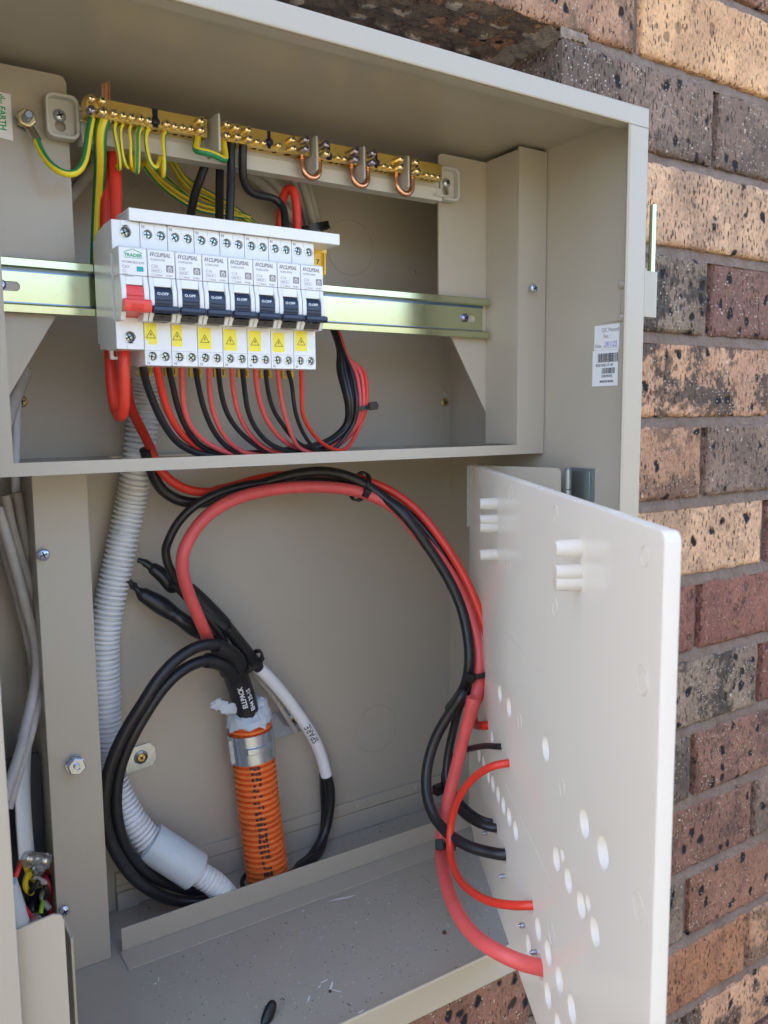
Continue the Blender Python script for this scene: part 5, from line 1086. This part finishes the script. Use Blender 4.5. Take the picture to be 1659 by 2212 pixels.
# ================================================================== LEFT COMPARTMENT WIRING
for pts, r, w_ in (([('R', -20, 60, 40), ('R', 20, 200, 40), ('R', 70, 360, 42), ('R', 140, 600, 46), ('R', 215, 880, 50), ('R', 285, 1150, 50), ('R', 298, 1350, 46), ('R', 262, 1580, 40), ('R', 205, 1830, 30), ('T', 150, 190, 20), ('T', 95, 360, 10), ('T', 30, 560, 0)], 3.7, 'nearest and longest'),
                   ([('R', 45, -40, 50), ('R', 90, 180, 52), ('R', 160, 430, 54), ('R', 220, 600, 56), ('R', 290, 860, 58), ('R', 330, 1000, 58)], 3.4, 'second from the left at the top'),
                   ([('R', 140, -60, 60), ('R', 170, 130, 60), ('R', 215, 380, 62), ('R', 275, 640, 64), ('R', 300, 800, 64)], 3.4, 'closest to the divider post'),
                   ([('R', -20, 180, 60), ('R', 60, 460, 60), ('R', 130, 720, 60), ('R', 200, 980, 62), ('R', 270, 1300, 60)], 3.6, 'dark one lying behind'),
                   ([('R', 345, 1500, 50), ('R', 290, 1700, 44), ('R', 240, 1900, 36), ('T', 190, 190, 28), ('T', 130, 380, 18), ('T', 60, 620, 10)], 3.4, 'crossing low to the left')):
    cable('sheathed_cable', [cp(k, x, y, Yv) for k, x, y, Yv in pts], r, GREYC, 'grey sheathed cable left of the divider post, '+w_, 'cable', 'sheathed cables in the left compartment', seg=16)
cable('sheathed_cable', K('V', [(150, 1330, 60), (142, 1500, 60), (134, 1700, 62), (130, 1900, 64), (130, 2100, 66), (140, 2300, 68)]), 3.2, PALEC, 'pale cable running straight down behind the lower left bracket corner', 'cable', seg=14)
cable('sheathed_cable', K('V', [(210, 1230, 50), (170, 1330, 46), (120, 1450, 40), (80, 1560, 36), (40, 1700, 30)]), 5.2, GREYC, 'grey cable crossing behind the slanted lower edge of the left bracket', 'cable', seg=14)
cable('flat_cable', K('T', [(190, 60, 56), (175, 200, 54), (165, 400, 50), (170, 600, 46), (182, 800, 42), (196, 965, 40)]), 8.6, PALEC, 'wide pale flat cable hanging down to the clear connectors', 'cable', seg=18, flat=.4)
cable('flat_cable', K('T', [(70, 1180, 20), (110, 1300, 22), (145, 1410, 24), (175, 1510, 26)]), 7.0, mat('blue_white_sheath', (.62, .70, .74), .35), 'pale blue white cable end at the lower left', 'cable', seg=18, flat=.6)
for pts, r, m_, lab in (([(165, 965, 40), (140, 1060, 34), (105, 1140, 28), (95, 1200, 30)], 1.9, RED, 'short red wire left of the upper clear connector'), ([(190, 960, 40), (185, 1040, 38), (215, 1110, 40), (260, 1150, 44), (320, 1190, 50)], 2.0, YEL, 'yellow wire bending below the upper clear connector'),
                     ([(130, 1200, 30), (140, 1290, 26), (185, 1370, 26), (240, 1440, 30)], 2.3, mat('crimson_wire', (.45, .02, .05), .35), 'crimson wire curving down to the lower clear connector'), ([(345, 1230, 50), (315, 1310, 44), (300, 1400, 38)], 1.8, mat('lime_wire', (.35, .55, .05), .4), 'lime green wire above the lower clear connector'),
                     ([(200, 1520, 22), (225, 1570, 20), (250, 1630, 20)], 2.6, GRN, 'green wire end beside the lower clear connector'), ([(330, 1010, 52), (360, 1080, 56), (385, 1150, 60)], 2.0, RED, 'dark red wire touching the divider post'), ([(260, 1500, 40), (330, 1560, 44), (400, 1600, 50)], 2.0, BLACK, 'black wire behind the lower clear connector')):
    cable('loose_wire', K('T', pts), r, m_, lab, 'wire', 'loose wires in the left compartment', seg=12)
random.seed(3)
TL = ['black one nearest the divider post', 'black one crossing the middle', 'crimson one', 'black one lowest down', 'lime green one', 'grey one', 'black one at the back', 'yellow one', 'black one at the top']
for q_ in range(9):
    x_, y_ = random.uniform(190, 380), random.uniform(1050, 1500); P_ = [cp('T', x_+random.uniform(-70, 70), y_+k_*random.uniform(40, 80), random.uniform(30, 56)) for k_ in range(5)]
    cable('loose_wire', P_, random.uniform(1.5, 2.4), [BLACK, BLACK, mat('crimson_wire', (.45, .02, .05), .35), BLACK, mat('lime_wire', (.35, .55, .05), .4), GREYC, BLACK, YEL, BLACK][q_], 'tangled loose wire deep in the lower left compartment, '+TL[q_], 'wire', 'tangled loose wires in the left compartment', seg=10)
for (x, y, Yv, ang_, lab) in ((270, 1000, 34, -.35, 'clear plastic screw connector at the end of the flat cable'), (300, 1500, 26, -.9, 'clear plastic screw connector above the latch plate'), (160, 1575, 14, .1, 'dim clear connector tucked behind the latch plate')):
    c = cp('T', x, y, Yv); t = thing('wire_connector', lab, 'connector', tuple(c), 'clear screw connectors')
    ax = Vector((math.cos(ang_), -.2, math.sin(ang_))).normalized(); m = MB(); m.lathe(c-ax*11, ax, [(0, 4.5), (1, 5.6), (20, 5.6), (21, 4.8)], 20); up_ = Vector((0, -.8, -.6)); m.lathe(c-up_*2, up_, [(0, 4.2), (12, 4.0), (13, 3.4)], 18); m.build('clear_housing', CLEAR, t)
    m = MB(); m.lathe(c-ax*7, ax, [(0, 2.6), (14, 2.6)], 16)
    for q in range(10): m.lathe(c-ax*(6-q*1.2), ax, [(0, 2.6), (.3, 3.1), (.6, 2.6)], 16, cap=False)
    m.build('brass_tube', BRASSC, t)
# ================================================================== BITS ON THE FLOOR
random.seed(21); m = MB()
def sliver(x, y, a, L, w_, mi=0):
    F = frame((x, y, ZF+.35+random.random()*.3), (math.cos(a), math.sin(a), random.uniform(-.05, .05)), (-math.sin(a), math.cos(a), 0)); m.prism([(-L/2, 0), (-L/6, w_/2), (L/2, w_*.15), (L/5, -w_/2)], 0, .18, F, mi)
for (u_, v_, a, L, w_) in ((738, 1941, -.25, 26, 2.2), (716, 2131, .9, 13, 1.8), (700, 2120, .1, 8, 1.6), (690, 2132, .6, 5, 1.2), (667, 2158, .9, 8, 1.6), (725, 2140, -.9, 12, 1.0), (780, 2186, .3, 6, 1.6), (343, 2116, 1.3, 7, 1.0), (335, 2125, .2, 3, 1.5), (655, 1968, .2, 3, 1.4), (440, 2000, .5, 3, .8)):
    q = at(u_, v_, Z=ZF+.4); sliver(q.x, q.y, a, L, w_)
for k in range(1500):
    x = random.uniform(10, 375); y = random.choice((random.uniform(-140, 5), random.uniform(-140, 5), random.uniform(36, 92))); mi = random.choice((0, 0, 0, 1, 1, 2))
    sliver(x, y, random.random()*6, random.uniform(.4, 1.6) if random.random() < .93 else random.uniform(1.8, 4.5), random.uniform(.3, .8), mi)
tag(m.build('shavings', [WHITEP, mat('dark_grit', (.05, .035, .03), .8), mat('blue_grit', (.22, .25, .34), .5)], smooth=False), 'white plastic shavings and grit scattered over the box floor', 'shavings', kind='stuff')
pc = at(580, 2190, Z=ZF+4); m = MB(); d_ = Vector((.5, .35, .35)).normalized()
m.tube([pc-d_*8, pc-d_*4, pc, pc+d_*7, pc+d_*9], 4.0, 16, 1.2, rf=lambda s_: .55+.5*math.sin(s_*math.pi)**.6 if 0 < s_ < 1 else .4, flat=.7)
tag(m.build('rubber_plug', BLACKP), 'small black rubber plug lying on the box floor at the front', 'plug')
for (u_, v_, r_, lab) in ((960, 2014, 1.6, 'brown crumb near the pink red cable on the floor'), (713, 2125+15, 1.1, 'tiny dark crumb beside the long white shaving')):
    q = at(u_, v_, Z=ZF+1); m = MB(); m.lathe(q-Vector((0, 0, 1)), (0, 0, 1), [(0, r_), (r_*.8, r_*1.1), (r_*1.6, r_*.5), (r_*1.7, .01)], 7, cap=False); tag(m.build('crumb', mat('rust_crumb', (.12, .05, .03), .9)), lab, 'crumb')
